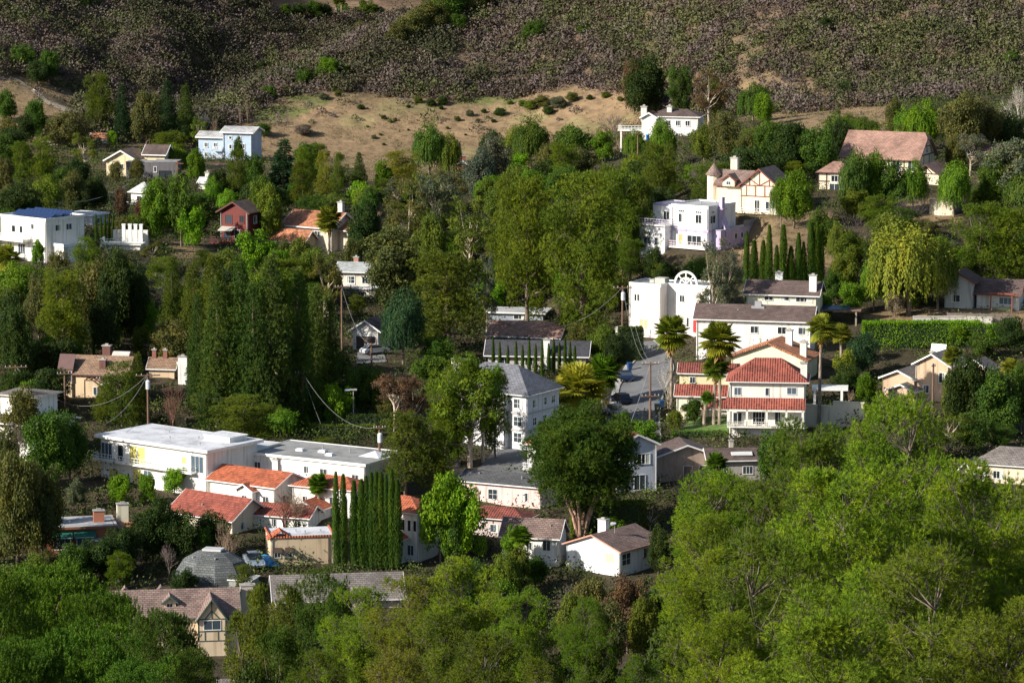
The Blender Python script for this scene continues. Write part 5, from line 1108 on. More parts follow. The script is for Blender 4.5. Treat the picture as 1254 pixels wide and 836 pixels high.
def asphalt(rgb=(.075, .075, .078)):
    m, nt, bs = newmat('asphalt'); tc = N(nt, 'ShaderNodeTexCoord'); L = nt.links
    n1 = N(nt, 'ShaderNodeTexNoise', i_Scale=.5, i_Detail=6.0); L.new(tc.outputs['Object'], n1.inputs[0]); n2 = N(nt, 'ShaderNodeTexNoise', i_Scale=9., i_Detail=2.0); L.new(tc.outputs['Object'], n2.inputs[0])
    c = mixc(nt, 'MULTIPLY', 1., rgb, ramp(nt, n1.outputs[0], [(.3, (.7, .7, .7)), (.5, (1, 1, 1)), (.7, (1.25, 1.25, 1.22))])); c = mixc(nt, 'MULTIPLY', 1., c, ramp(nt, n2.outputs[0], [(.3, (.85, .85, .85)), (.7, (1.12, 1.12, 1.12))]))
    L.new(c, bs.inputs['Base Color']); bs.inputs['Roughness'].default_value = .85; return m
def streets():
    A = asphalt((.13, .13, .135)); CON = mat_plain('concrete', (.36, .35, .33), .85, noise=.25)
    rl = [(744, 545), (754, 500), (759, 474), (774, 448), (788, 432), (778, 420)]; rr = [(808, 545), (806, 505), (812, 480), (824, 452), (818, 432), (800, 418)]
    L, Rr = drape('road', rl, rr, .10, A, 34, 8)
    for nm, E, sg in (('kerb', L, -1), ('kerb', Rr, 1)):
        mb = MB()
        for a, b in zip(E, E[1:]):
            za, zb = float(gz(a.x, a.y)), float(gz(b.x, b.y)); w = .25 * sg
            p = [(a.x, a.y, za + .24), (a.x + w, a.y, za + .24), (b.x + w, b.y, zb + .24), (b.x, b.y, zb + .24)]
            if sg < 0: p = p[::-1]
            mb.slab(p, .4)
        o = mb.build('kerb', CON); o['kind'] = 'structure'
    drape('pavement', [(734, 545), (745, 500), (751, 474), (766, 448)], [(742.5, 545), (752.5, 500), (757.5, 474), (772, 449)], .2, CON, 20, 2)
    drape('car_park', [(575, 600), (580, 580), (600, 558), (606, 548)], [(668, 600), (664, 582), (660, 562), (650, 548)], .1, asphalt((.13, .13, .135)), 16, 8)
    drape('driveway', [(436, 446), (438, 429)], [(474, 444), (468, 428)], .12, mat_plain('drive_concrete', (.2, .19, .19), .9, noise=.3), 8, 4)
    G = mat_plain('lawn_grass', (.09, .155, .03), .9, noise=.35)
    drape('lawn', [(366, 530), (372, 514)], [(482, 530), (470, 508)], .08, G, 8, 10); drape('lawn', [(828, 531), (846, 514)], [(906, 530), (904, 510)], .08, G, 8, 8)
    drape('footpath', [(-30, 92), (22, 97), (45, 112), (60, 124), (98, 138)], [(-30, 95), (21, 99), (42, 115), (57, 128), (90, 142)], .12, mat_plain('bare_path', (.38, .31, .22), .95, noise=.2), 26, 2)
def wallmesh(name, label, pts, h, th, mat, cat='wall', cap=None, down=1.5):
    """garden or retaining wall following ground points given as (px,py)"""
    P = [cast(*p) for p in pts]; o0 = P[0]; root = empty(name, o0); mb = MB(); cp = MB()
    for a, b in zip(P, P[1:]):
        a = a - o0; b = b - o0; d = (b - a); d.z = 0; n = Vector((-d.y, d.x, 0)).normalized() * th; t = max(a.z, b.z) + h
        mb.slab([(a.x, a.y, t), (b.x, b.y, t), (b.x + n.x, b.y + n.y, t), (a.x + n.x, a.y + n.y, t)], h + abs(a.z - b.z) + down)
        n2 = n * .25; cp.slab([(a.x - n2.x, a.y - n2.y, t + .12), (b.x - n2.x, b.y - n2.y, t + .12), (b.x + n.x + n2.x, b.y + n.y + n2.y, t + .12), (a.x + n.x + n2.x, a.y + n.y + n2.y, t + .12)], .115)
    mb.build('wall_body', mat, root); cp.build('coping', cap or mat, root); tag(root, label, cat); return root
def hedge(px, py, L_, h, d, rot, tone, label, name='hedge', cat='hedge', D=None, dens=70, group=None):
    p = cast(px, py) if D is None else at(px, py, D); n = int((L_ * h * 2 + L_ * d + d * h * 2) * dens); V = RS.rand(n, 3) * 2 - 1; f = RS.randint(0, 3, n); sg = np.sign(RS.rand(n) - .5)
    for k in range(3): V[f == k, k] = sg[f == k] if k != 2 else 1
    P = V * np.array([L_ / 2, d / 2, h / 2]) + np.array([0, 0, h / 2]) + RS.normal(size=(n, 3)) * .09
    me = quads('hedge', [leafs(P, rsph(n), .22, .15)], LEAF); cr = empty(name, p, R(rot)); c = link('foliage', me, cr); t = TONE[tone]; c.color = (*t, 1)
    mb = MB(); mb.box(-L_ / 2 * .96, L_ / 2 * .96, -d / 2 * .85, d / 2 * .85, -.4, h * .94); s = mb.build('inner_twigs', mat_plain('hedge_inner', (.02, .035, .01), .9), cr)
    tag(cr, label, cat, group); return cr
def car(px, py, rot, rgb, label, van=False, D=None, name='parked_car', cat='car'):
    p = cast(px, py) if D is None else at(px, py, D); p = Vector((p.x, p.y, float(gz(p.x, p.y)) + .12)); root = empty(name, p, R(rot)); tag(root, label, cat, 'vehicles parked among the houses')
    pm = mat_plain('car_paint_%d' % int(sum(rgb) * 999), rgb, .25, .3, 0.03); W = .9
    prof = [(-2.2, .35), (-2.25, .75), (-1.9, .95), (-1.1, 1.0), (1.2, .98), (2.1, .82), (2.25, .6), (2.2, .35)] if not van else [(-2.7, .4), (-2.7, 1.0), (-.2, 1.05), (1.5, 1.05), (2.5, .95), (2.65, .6), (2.6, .4)]
    m = MB(); m.slab3(prof, lambda u, v: (u, -W, v), (0, 2 * W, 0)); b = m.build('body', pm, root)
    cab = [(-1.75, .96), (-1.35, 1.4), (.2, 1.45), (1.15, .98)] if not van else [(-.6, 1.03), (-.5, 1.75), (.7, 1.75), (1.4, 1.03)]
    m = MB(); m.slab3(cab, lambda u, v: (u, -W * .84, v), (0, 2 * W * .84, 0)); m.build('windows', GLASS, root)
    m = MB(); x0, x1, z = cab[1][0] - .02, cab[2][0] + .02, cab[1][1]; m.box(x0, x1, -W * .83, W * .83, z - .01, z + .06); m.build('roof', pm, root)
    for x in (-1.4, 1.4):
        for s in (-1, 1):
            m = MB(); m.cyl((x, s * (W - .18), .33), (x, s * (W + .03), .33), .33, n=14); w = m.build('wheel', mat_plain('tyre', (.02, .02, .02), .8), root); m = MB(); m.cyl((x, s * (W + .031), .33), (x, s * (W + .05), .33), .19, n=10); m.build('rim', mat_plain('rim', (.4, .4, .42), .3, .7), w)
    for s in (-.62, .62):
        m = MB(); m.box(prof[-2][0] - .03, prof[-2][0] + .03, s - .16, s + .16, .62, .76); m.build('headlight', mat_plain('headlight', (.8, .8, .78), .2), root)
    return root
WOOD = mat_plain('pole_wood', (.17, .10, .065), .9, noise=.3)
POLES = []
def pole(px, yt, yb, label, arm=2.2, tr=False, base=None, rot=10, D=None, arms=1):
    p = cast(px, yb if base is None else base) if D is None else at(px, yb, D); D = p.y; zg = float(gz(p.x, p.y)); top = at(px, yt, D).z; p.z = zg; h = top - zg
    root = empty('utility_pole', p, R(rot)); tag(root, label, 'utility pole', 'wooden utility poles'); m = MB(); m.cyl((0, 0, -1), (0, 0, h), .19, .13, 8); m.build('pole', WOOD, root)
    for k in range(arms):
        z = h - .35 - k * 4.5; m = MB(); m.box(-arm / 2, arm / 2, -.07 - .14, .07 - .14 - .001, z, z + .16); a = m.build('crossarm', WOOD, root); m = MB()
        for x in (-.45, -.25, .25, .45): m.cyl((x * arm, -.14, z + .161), (x * arm, -.14, z + .36), .06, .04, 6)
        m.build('insulator', mat_plain('ceramic', (.5, .5, .48), .3), a)
    if tr: m = MB(); m.cyl((.0, -.5, h - 2.1), (0, -.5, h - 1.0), .32, n=12); m.cyl((0, -.5, h - 1.0), (0, -.5, h - .85), .32, .15, 12); m.build('transformer', mat_plain('transformer', (.55, .57, .6), .5), root)
    t = Vector((p.x, p.y, top - .2)); POLES.append(t); return t
def wire(a, b, sag, label, r=.022, off=0.):
    m = MB(); n = 14; a = a + Vector((off, 0, 0)); b = b + Vector((off, 0, 0)); pts = [a.lerp(b, i / n) - Vector((0, 0, sag * 4 * (i / n) * (1 - i / n))) for i in range(n + 1)]
    for q, w in zip(pts, pts[1:]): m.cyl(q - a, w - a, r, n=4, cap=False)
    o = m.build('power_line', mat_plain('cable', (.25, .25, .25), .5), None, 1, a); tag(o, label, 'power line', 'overhead lines'); return o
def bin_(px, py, rgb, label):
    p = cast(px, py); root = empty('wheelie_bin', p + Vector((0, 0, .1)), R(20)); tag(root, label, 'bin', 'roadside bins'); m = MB(); s = .34
    m.v = [(-s * .8, -s * .8, .08), (s * .8, -s * .8, .08), (s * .8, s * .8, .08), (-s * .8, s * .8, .08), (-s, -s, 1.05), (s, -s, 1.05), (s, s, 1.05), (-s, s, 1.05)]; m.f = [[0, 3, 2, 1], [4, 5, 6, 7], [0, 1, 5, 4], [1, 2, 6, 5], [2, 3, 7, 6], [3, 0, 4, 7]]
    m.build('body', mat_plain('bin_%d' % int(rgb[2] * 99), rgb, .5), root); m = MB(); m.slab([(-s - .04, -s - .06, 1.10), (s + .04, -s - .06, 1.10), (s + .04, s + .05, 1.18), (-s - .04, s + .05, 1.18)], .04); m.build('lid', mat_plain('binlid_%d' % int(rgb[2] * 99), tuple(x * .8 for x in rgb), .5), root)
    for y in (-1, 1): m = MB(); m.cyl((y * s * .75, s * .7, .1), (y * s * .9, s * .7, .1), .1, n=8); m.build('wheel', mat_plain('tyre', (.02, .02, .02), .8), root)
build_ground()
streets()
chaparral()
undergrowth()
# ================================================================== walls, hedges, cars, poles
CRW = mat_wall((.74, .66, .50)); STW = mat_wall((.5, .47, .42))
wallmesh('terrace_wall', 'cream retaining wall with clipped box shrubs beside the red-tiled villa', [(985, 522), (1020, 524), (1058, 520)], 3.0, .35, CRW, 'wall')
wallmesh('garden_wall', 'curved cream garden wall stepping along the lawn left of the villa', [(818, 517), (832, 513), (846, 512), (872, 508), (888, 505)], .8, .3, CRW, 'wall')
wallmesh('retaining_wall', 'white concrete driveway wall below the weeping tree row at the upper right', [(1138, 262), (1150, 264), (1168, 264)], 2.4, .3, CRW, 'wall')
wallmesh('garden_wall', 'long low pale stone wall at the top of the clipped green hedge bank', [(1118, 397), (1150, 396), (1180, 396), (1215, 398)], 1.0, .3, STW, 'wall')
for i, px in enumerate((990, 1009, 1027, 1045)): hedge(px, 514, 1.5, 1.9, 1.2, 0, 'l', ('first', 'second', 'third', 'fourth')[i] + ' clipped box shrub counted from the villa along the cream terrace wall', 'box_shrub', 'shrub', D=503 + i, dens=90, group='clipped box shrubs on the terrace wall')
hedge(1128, 424, 17, 3.6, 2.2, 0, 'l', 'long tall clipped bright green hedge below the yellow-green willow', dens=110)
hedge(1192, 424, 7, 3.2, 2.5, 0, 'l', 'short looser green hedge continuing right of the long clipped hedge', dens=45)
hedge(420, 534, 9, 1.5, 1.2, 0, 'm', 'low clipped hedge in front of the small lawn'); hedge(452, 528, 6, 2.2, 2.0, 0, 'd', 'dark clipped hedge block at the right end of the lawn')
hedge(868, 534, 10, .7, 1.0, 0, 'f', 'low clipped edging hedge around the villa lawn')
hedge(772, 442, 3.5, 5.0, 2.5, 0, 'd', 'tall dark hedge at the top of the road')
hedge(385, 512, 4, 2.2, 3, 0, 'e', 'rounded dark shrub beside the lawn and the brown utility pole', 'garden_shrub', 'shrub'); hedge(350, 526, 6, 2., 3, 0, 'f', 'light green spreading shrub in front of the dark conifer mass', 'garden_shrub', 'shrub')
hedge(745, 656, 9, 4.2, 2.5, 0, 'm', 'row of upright green shrubs behind the bright white gable house', 'garden_shrub', 'shrub')
car(459, 434, 30, (.72, .74, .76), 'white car parked in front of the open garage')
car(760, 494, 112, (.015, .02, .05), 'dark blue car parked on the left kerb of the road')
car(754, 511, 112, (.5, .52, .54), 'silver van parked behind the dark blue car', van=True)
car(766, 466, 95, (.02, .035, .09), 'blue car in the shade at the top of the road')
car(290, 718, -60, (.8, .8, .8), 'white pickup truck parked beside the grey dome', van=True, name='parked_truck', cat='truck')
car(311, 694, -75, (.35, .42, .5), 'light blue van parked right of the grey dome', van=True, name='parked_van', cat='van')
bin_(805, 505, (.03, .06, .05), 'dark green wheelie bin on the right kerb of the road'); bin_(810, 500, (.03, .1, .25), 'blue-lidded wheelie bin on the right kerb'); bin_(771, 454, (.02, .07, .2), 'blue bin by the hedge at the top of the road')
bin_(1150, 254, (.03, .2, .55), 'blue bin on the driveway beside the cream wall'); bin_(793, 172, (.03, .2, .55), 'blue bin below the white house at the foot of the hill')
pl = {}
for k, a in dict(a=(433, 230, 262, 'pole behind the salmon-tiled house among trees'), b=(419, 349, 436, 'pole in front of the half hidden pale cottage'), c=(455, 420, 452, 'short pole standing before the white car and garage'), d=(371, 454, 527, 'thin brown pole beside the small lawn'),
                 e=(465, 521, 600, 'pole with grey transformer at the corner of the gravel-roofed block', 1.6, True), f=(182, 457, 545, 'pole with white transformer between the conifers above the long white block', 3.4, True), g=(80, 455, 505, 'pole before the left wall of the brick-chimney house'),
                 i=(127, 461, 500, 'pole with grey transformer at the pergola of the brick-chimney house', 2., True), j=(20, 447, 490, 'pole with crossarm in shade at the left edge', 3.2, True), k=(762, 350, 440, 'pole with grey transformer left of the wheel-arch house', 3., True),
                 l=(796, 443, 528, 'tall brown pole beside the road and bins', 2.6, False, None, 10, None, 2), m=(1142, 445, 512, 'plain brown pole in front of the tan gabled house', .6), n=(781, 162, 208, 'thin pole below the white house at the foot of the hill')).items():
    nm = a[3]; arr = {'a': 'small brown utility ', 'm': ''}.get(k, 'wooden '); pl[k] = pole(a[0], a[1], a[2], arr + nm if not (k == 'm') else nm, *a[4:])
wire(pl['l'], pl['k'], 3, 'wire rising from the roadside pole to the wheel-arch house pole'); wire(pl['l'], pl['k'], 3, 'second wire rising from the roadside pole to the wheel-arch house pole', off=.7)
wire(pl['f'], pl['d'], 3.5, 'wire from the white-transformer pole to the pole by the lawn'); wire(pl['f'], pl['j'], 5, 'wire from the white-transformer pole toward the left edge pole')
wire(pl['f'], at(130, 518, 470), 1, 'guy wire running down from the white-transformer pole', .03); wire(pl['d'], at(395, 524, 500), .3, 'guy wire beside the thin brown pole')
wire(pl['d'], pl['e'], 2.5, 'wire from the lawn pole to the gravel-roofed block pole'); wire(pl['e'], pl['l'], 6, 'long wire from the gravel-roofed block pole to the roadside pole'); wire(pl['l'], pl['m'], 9, 'long wire from the roadside pole past the villa')
wire(pl['k'], at(640, 393, 575), 3, 'wire sloping from the wheel-arch house pole to the mauve roof'); wire(pl['l'], at(765, 535, 480), .5, 'pale guy wire sloping down to the left of the roadside pole', .035)
wire(at(60, 246, 640), at(158, 225, 720), 1.5, 'pale cable crossing the trees above the solar-panelled house', .05); wire(pl['b'], pl['c'], 2, 'wire from the cottage pole to the garage pole')
m = MB(); m.cyl((0, 0, 0), (0, 0, 5.5), .09, .06, 6); m.box(-.5, .5, -.2, .2, 5.5, 5.7); p = cast(433, 525); o = empty('street_lamp', p, 0); m.build('post', mat_plain('lamp_post', (.35, .33, .3), .6), o); m = MB(); m.box(-1.2, -.5, -.15, .15, 5.45, 5.62); m.build('lamp_head', mat_plain('lamp_head', (.35, .4, .6), .4), o); tag(o, 'slim street lamp with bluish head beside the lawn', 'street lamp')
def tarp(px, py, rgb, label):
    p = cast(px, py); m = MB(); n = 8; z = lambda i, j: 1.1 * math.sin(math.pi * i / n) ** .5 * math.sin(math.pi * j / n) ** .5 + .1 * math.sin(i * 3 + j * 2)
    g = [[(i * .5 - 2, j * .35 - 1.4, z(i, j)) for j in range(n + 1)] for i in range(n + 1)]
    for i in range(n):
        for j in range(n): m.quad(g[i][j], g[i + 1][j], g[i + 1][j + 1], g[i][j + 1])
    o = m.build('tarpaulin', mat_plain('blue_tarp', rgb, .5), None, 1, p); tag(o, label, 'tarpaulin')
tarp(324, 690, (.02, .28, .62), 'bright blue tarpaulin over a heap between the dome and the beige awning house')
def fence(pts, h, rgb, label):
    P = [cast(*q) for q in pts]; root = empty('wooden_fence', P[0]); b = MB()
    for i, (a, c) in enumerate(zip(P, P[1:])):
        n = max(1, int((c - a).length / .16))
        for k in range(n): q = a.lerp(c, k / n) - P[0]; b.box(q.x, q.x + .14, q.y, q.y + .03, q.z - .5, q.z + h + random.uniform(-.04, .04))
        m = MB(); q = a - P[0]; m.box(q.x - .07, q.x + .07, q.y + .05, q.y + .19, q.z - .5, q.z + h + .1); m.build('post', mat_plain('fence_wood', rgb, .8, noise=.3), root)
    b.build('boards', mat_plain('fence_wood', rgb, .8, noise=.3), root); tag(root, label, 'fence')
fence([(890, 584), (905, 585), (920, 586)], 2.4, (.5, .24, .1), 'orange wooden fence panel below the long brown roof with skylights')
fence([(205, 522), (216, 523), (228, 523)], 1.8, (.45, .36, .18), 'pale bamboo fence behind the long white block'); fence([(722, 436), (735, 436), (748, 436)], 1.4, (.22, .2, .17), 'grey board fence behind the long charcoal roof')
fence([(1160, 395), (1200, 396), (1240, 397)], 1.5, (.2, .17, .14), 'thin wire and post fence above the dry bank')
# ================================================================== trees: kind, x, top row, ground row, width, tone
T = '''
P 122 87 168 38 m|O 45 118 176 30 e|O 32 138 180 24 d|O 82 132 184 50 o|O 10 142 190 26 o|D 150 100 174 26 b|D 205 97 172 36 b|D 228 102 178 30 c|O 180 108 184 40 o|O 213 142 186 34 d|E 245 140 190 26 m|N 250 128 174 22 w|N 262 136 192 16 t|N 303 108 156 8 t|N 294 125 156 6 t|N 340 128 158 8 p|N 352 125 158 7 p|O 322 150 168 22 e|O 372 152 166 24 p
P 28 170 236 30 n|P 54 165 240 34 n|O 95 192 240 34 d|O 5 190 246 26 o|E 104 158 216 34 m|B 137 158 180 13 l|O 168 192 222 22 o|W 214 174 216 34 n|W 240 180 226 24 f|O 292 166 200 14 g|P 292 182 246 30 m|O 268 205 250 30 d|O 142 196 226 18 o|O 312 186 236 24 e|O 8 108 150 30 e|O 60 60 100 30 e|O 28 52 88 34 e|O 46 72 106 26 d
W 56 214 268 44 n|O 14 224 270 30 o|O 88 204 262 34 o|O 118 214 262 30 d|W 192 214 300 44 f|W 222 206 302 40 g|B 236 243 306 32 l|W 262 214 262 22 f|W 278 230 266 24 l|O 148 228 268 20 r|W 318 214 296 34 n|E 186 292 330 30 o|O 170 262 300 26 m|O 172 240 286 18 r|O 95 232 264 26 d
S 348 166 246 54 b|P 376 178 240 30 n|P 396 184 252 24 y|P 414 186 246 24 m|D 440 187 240 26 c|P 490 183 240 54 y|W 526 147 222 40 g|W 550 160 222 30 m|E 546 202 262 48 o|W 606 164 246 44 k|W 588 176 250 40 k|B 470 196 244 24 f|W 650 142 210 44 g|W 632 152 212 34 m|O 672 172 236 32 o
W 330 222 300 36 n|P 372 196 262 34 m|B 440 222 262 36 l|O 446 244 322 44 d|E 468 244 300 28 t|E 500 216 330 56 o|E 532 204 330 54 k|O 482 272 376 92 o|E 576 238 340 58 m|P 548 300 432 104 m|W 494 352 446 50 b|P 625 208 380 54 n|E 596 310 420 34 k|O 452 228 300 34 e|O 530 258 350 40 m|O 432 290 350 30 o
P 646 210 400 74 n|P 714 204 422 102 n|F 403 252 312 32 y|P 756 206 340 62 n|P 782 214 330 40 m|P 806 172 258 52 m|P 772 290 345 40 n|O 818 318 366 36 d|O 802 300 348 26 d|P 808 322 360 22 n|E 874 290 418 50 k|E 886 300 414 36 k|N 864 192 246 50 p|W 878 206 252 18 f|W 738 157 200 30 f|W 776 157 198 26 f|W 812 144 210 32 f|O 704 150 206 56 e|O 676 184 236 44 d|N 752 132 172 40 p|N 716 160 196 20 p|P 690 172 240 40 n|P 744 200 300 40 m|O 630 222 330 50 e
O 790 64 146 56 d|O 776 70 140 30 r|E 832 74 150 36 e|O 836 80 150 26 d|E 868 84 154 46 r|O 874 90 150 30 o|O 888 134 200 40 o|O 862 150 200 34 m|W 922 100 152 38 g|W 936 110 156 30 f|O 940 148 216 40 e|O 968 146 222 50 d|O 1000 152 222 46 e|O 1028 146 200 34 d|O 915 160 220 36 o|W 1058 142 170 38 g|W 1040 138 168 26 m|O 1094 114 172 20 o|W 1130 122 190 50 f|W 1112 130 186 34 f|O 1176 106 196 56 o|O 1202 118 192 48 o|E 1188 160 216 40 k|N 1246 88 170 34 w|O 1238 168 256 84 k|O 1170 162 216 30 o|O 1216 190 258 40 e|N 1176 150 210 20 t
W 972 206 280 48 f|W 956 216 278 26 g|O 1004 252 312 30 g|W 1046 182 266 38 g|W 1068 180 264 38 f|W 1092 192 266 36 g|W 1118 196 264 36 f|W 1168 196 266 38 f|N 1110 232 284 50 p|O 1092 256 318 56 m|N 1050 254 310 34 p|O 1042 280 332 40 m|O 1076 290 336 40 d|W 1112 272 386 92 y|W 1148 286 378 46 n|W 1070 312 380 32 f|P 1200 246 352 70 n|P 1236 250 356 60 n|B 1150 288 330 30 f|B 1042 342 384 34 f|O 1034 306 364 40 m|N 1038 326 356 16 r|W 1024 270 330 22 m|O 1020 330 372 26 e|O 1096 356 388 24 t|B 1010 358 392 20 f
F 1003 384 524 36 y|Q 1030 398 448 34 y|O 1056 406 462 38 b|B 1034 420 470 26 y|B 1178 396 426 40 f|B 1220 392 424 30 l|O 1238 386 436 44 d|Q 1164 426 500 30 y|Q 1240 440 500 30 y|O 1186 430 534 62 d|O 1222 446 540 60 e|O 1168 452 530 34 m|O 1250 440 530 34 g|B 1200 408 440 40 g|B 1062 456 500 30 f|N 1038 470 500 20 t
P 78 328 446 66 n|O 14 352 460 48 d|O 22 372 480 40 d|P 8 382 440 30 m|O 116 312 408 56 o|P 106 288 366 36 n|O 142 302 426 50 d|O 168 322 424 46 d|B 48 293 330 19 l|Q 10 302 346 44 y|O 72 304 346 28 o|E 58 330 370 30 k|C 145 374 428 5 e|C 168 386 428 5 e|C 115 406 440 4 e|B 178 358 424 36 l|O 128 350 440 44 d|O 48 330 420 36 o|O 150 262 300 22 o|O 36 410 470 40 d
D 212 312 436 44 m|D 238 318 452 52 m|D 262 308 470 58 m|D 296 312 528 66 c|D 334 306 530 68 c|D 366 326 524 60 c|D 388 346 508 46 c|D 405 362 506 38 c|D 268 338 528 62 c|D 244 356 500 40 c|D 312 340 532 56 c|B 314 282 346 50 l|B 340 296 352 34 f|O 370 288 350 40 m|E 402 306 410 40 o|O 384 300 372 40 m|E 396 340 430 30 m|O 352 292 340 40 o|O 408 322 372 30 o
B 58 412 458 40 f|B 88 408 452 34 f|O 62 448 500 56 d|O 22 452 498 48 d|P 150 440 524 52 m|D 170 430 526 30 m|P 128 468 520 34 n|N 212 462 530 46 r|B 217 409 444 38 Y|O 60 498 604 70 e|O 28 470 560 60 o|O 86 500 590 40 e|N 24 508 572 44 p|O 22 548 700 64 o|O 52 560 690 56 o|O 56 590 670 44 m|B 96 586 626 28 k|B 148 578 620 32 l|B 180 576 618 26 f|B 214 566 606 30 l|O 192 604 690 54 d|O 224 618 690 50 d|O 262 624 684 52 d|O 126 654 712 60 d|O 90 664 716 50 e|N 144 664 706 32 r|N 207 656 706 26 p|N 278 628 700 26 t|B 172 396 440 24 m|O 10 520 600 30 o|O 152 640 700 50 d|B 250 640 690 24 e
B 412 460 524 40 l|O 440 442 512 44 g|O 462 448 512 40 e|E 484 452 534 62 r|E 506 460 530 40 r|P 496 498 610 62 m|P 530 520 606 50 m|E 576 424 572 92 n|P 560 432 570 70 n|E 592 436 566 60 f|P 606 452 560 40 n|P 545 470 574 44 n|Q 391 582 632 36 f|N 350 588 652 62 r|N 368 596 650 40 t|B 540 578 690 60 l|B 568 584 690 56 l|O 552 612 692 40 g|B 630 642 700 30 f|Q 636 646 708 36 f|O 674 640 676 24 d|O 470 486 520 26 o|N 560 560 600 16 w
G 712 494 662 150 g|O 226 694 736 36 d|P 300 690 740 34 m|Q 710 450 522 84 q|Q 738 438 500 60 f|O 738 396 446 44 m|O 708 392 432 34 o|B 790 508 552 40 f|N 838 544 640 50 t|N 856 552 630 36 t|F 822 386 500 44 y|F 881 394 520 46 y|F 874 434 520 32 n|Q 876 556 620 34 f|N 818 434 500 26 w|B 850 486 520 28 e|Q 862 480 522 22 f|B 826 500 528 20 m|O 950 520 600 46 e|O 750 408 450 26 d|N 700 704 760 30 p|B 765 500 530 16 g|B 914 496 524 12 f
O 724 702 792 56 o|O 768 700 800 56 r|O 744 730 830 56 o|O 700 722 800 40 m|O 788 726 820 40 m|O 655 680 720 34 e|B 636 664 730 34 m|W 620 672 740 40 m|O 806 640 706 30 d
'''
for item in T.replace('\n', '|').split('|'):
    q = item.split()
    if len(q) == 6: tree('O' if q[0] == 'W' and int(q[1]) % 3 == 0 else q[0], float(q[1]), float(q[2]), float(q[3]), float(q[4]), q[5])
# rows of cypresses
for i, (x, t) in enumerate(zip((412, 421, 434, 443, 449, 455, 461, 467, 473, 480, 487), (577, 580, 588, 586, 582, 577, 576, 577, 580, 574, 586))):
    tree('C', x, t, 698, 10.5 + (i * 5 % 4), 'e', label=('Italian cypress, number %s from the left in the dense dark row' % ('one two three four five six seven eight nine ten eleven'.split()[i])), group='dense row of Italian cypresses')
for i, (x, t) in enumerate(zip((914, 922, 932, 941, 949, 959, 967, 975, 983, 991, 1000, 938, 1003), (292, 298, 300, 283, 303, 280, 308, 294, 300, 278, 279, 312, 290))):
    tree('C', x + (i * 7 % 5) * .6, t - 9 + (i * 5 % 7), 354, 8.2 + (i * 3 % 4), 'e', label=('slim cypress, number %s from the left in the row behind the stepped house' % ('one two four five six seven eight nine ten eleven twelve three thirteen'.split()[i])), group='slim cypresses on the dry slope')
for i, x in enumerate((604, 612, 622, 632, 640, 648, 656, 664, 672, 678, 685, 692, 698, 704)):
    tree('C', x, 413 + (i * 5) % 11, 468 if i < 8 else 460, 4.8, 'e', label=('thin cypress, number %d from the left before the long charcoal roof' % (i + 1)), group='thin cypresses before the charcoal roof')
for i, x in enumerate((118, 124, 129, 134, 139, 156, 163)):
    tree('C', x, 262 + (i * 3) % 5, 300, 4, 'g', label=('thin green cypress, number %d from the left beside the white pillared terrace' % (i + 1)), group='thin cypresses at the pillared terrace')
# individual bushes on the bare slopes and green clumps in the brush
SH = '''414 118 12|410 112 9|442 134 10|470 146 8|478 150 7|484 148 6|458 170 8|466 166 5|470 178 5|528 130 14|541 128 16|512 126 12|560 148 9|575 142 12|586 150 8|592 138 8|612 142 16|604 150 7|650 134 18|664 130 22|684 132 22|700 124 18|640 130 12|672 140 16|722 122 10|742 120 12|760 124 10|396 122 14|352 116 20|330 120 24|540 134 7|500 132 6|625 128 8|955 116 8|970 124 10|985 122 8|1000 128 9|1016 122 9|1034 126 10|1046 120 10|1064 130 8|940 130 7|962 134 9|60 152 12|40 160 9|80 146 12|1008 136 8|1026 140 8|12 140 10|520 156 4|548 158 5|570 166 4|500 160 4|450 156 4|440 190 6'''
def bush(px, py, w, tone, lab=None, hh=.75, grp='separate bushes on the bare slopes'):
    p = cast(px, py); k = p.y / F; W_ = w * k; o = empty('bush', p, random.uniform(0, 6)); i = random.randrange(3); cm, tm, W0, H0 = PROTO['O'][i]; s = W_ / W0
    c = link('foliage', cm, o); c.scale = (s, s, s * hh); c.location = (0, 0, -1.6 * s * hh); t = TONE[tone]; j = random.uniform(.8, 1.25); c.color = (t[0] * j, t[1] * j, t[2] * j, 1)
    o['category'] = 'bush'; o['group'] = grp; TREES.append(dict(o=o, kind='bush', px=px, yt=py - w * .6, yb=py, w=w, h=w * .7, tone=tone, D=p.y, label=lab, group=grp))
for i, s_ in enumerate(SH.split('|')):
    a = [float(v) for v in s_.split()]; bush(a[0], a[1], a[2] * 1.1, 'oeddmok'[i % 7])
for a in ((401, 96, 34, 'f'), (424, 92, 16, 'f'), (374, 104, 26, 'e'), (655, 50, 34, 'e'), (716, 44, 20, 'e'), (1012, 40, 26, 'd'), (505, 46, 46, 'o'), (528, 40, 52, 'o'), (550, 28, 56, 'e'), (578, 16, 50, 'o'), (600, 6, 44, 'm'), (487, 56, 36, 'o'), (540, 20, 44, 'm'), (560, 40, 30, 'e'), (368, 96, 22, 'd'), (106, 8, 26, 'e'), (440, 46, 26, 'o'), (1238, 84, 28, 'e'), (1036, 120, 28, 'd'), (325, 92, 24, 'd'), (1204, 96, 20, 'd')):
    bush(a[0], a[1], a[2], a[3], hh=1., grp='large rounded shrubs standing out of the brush')
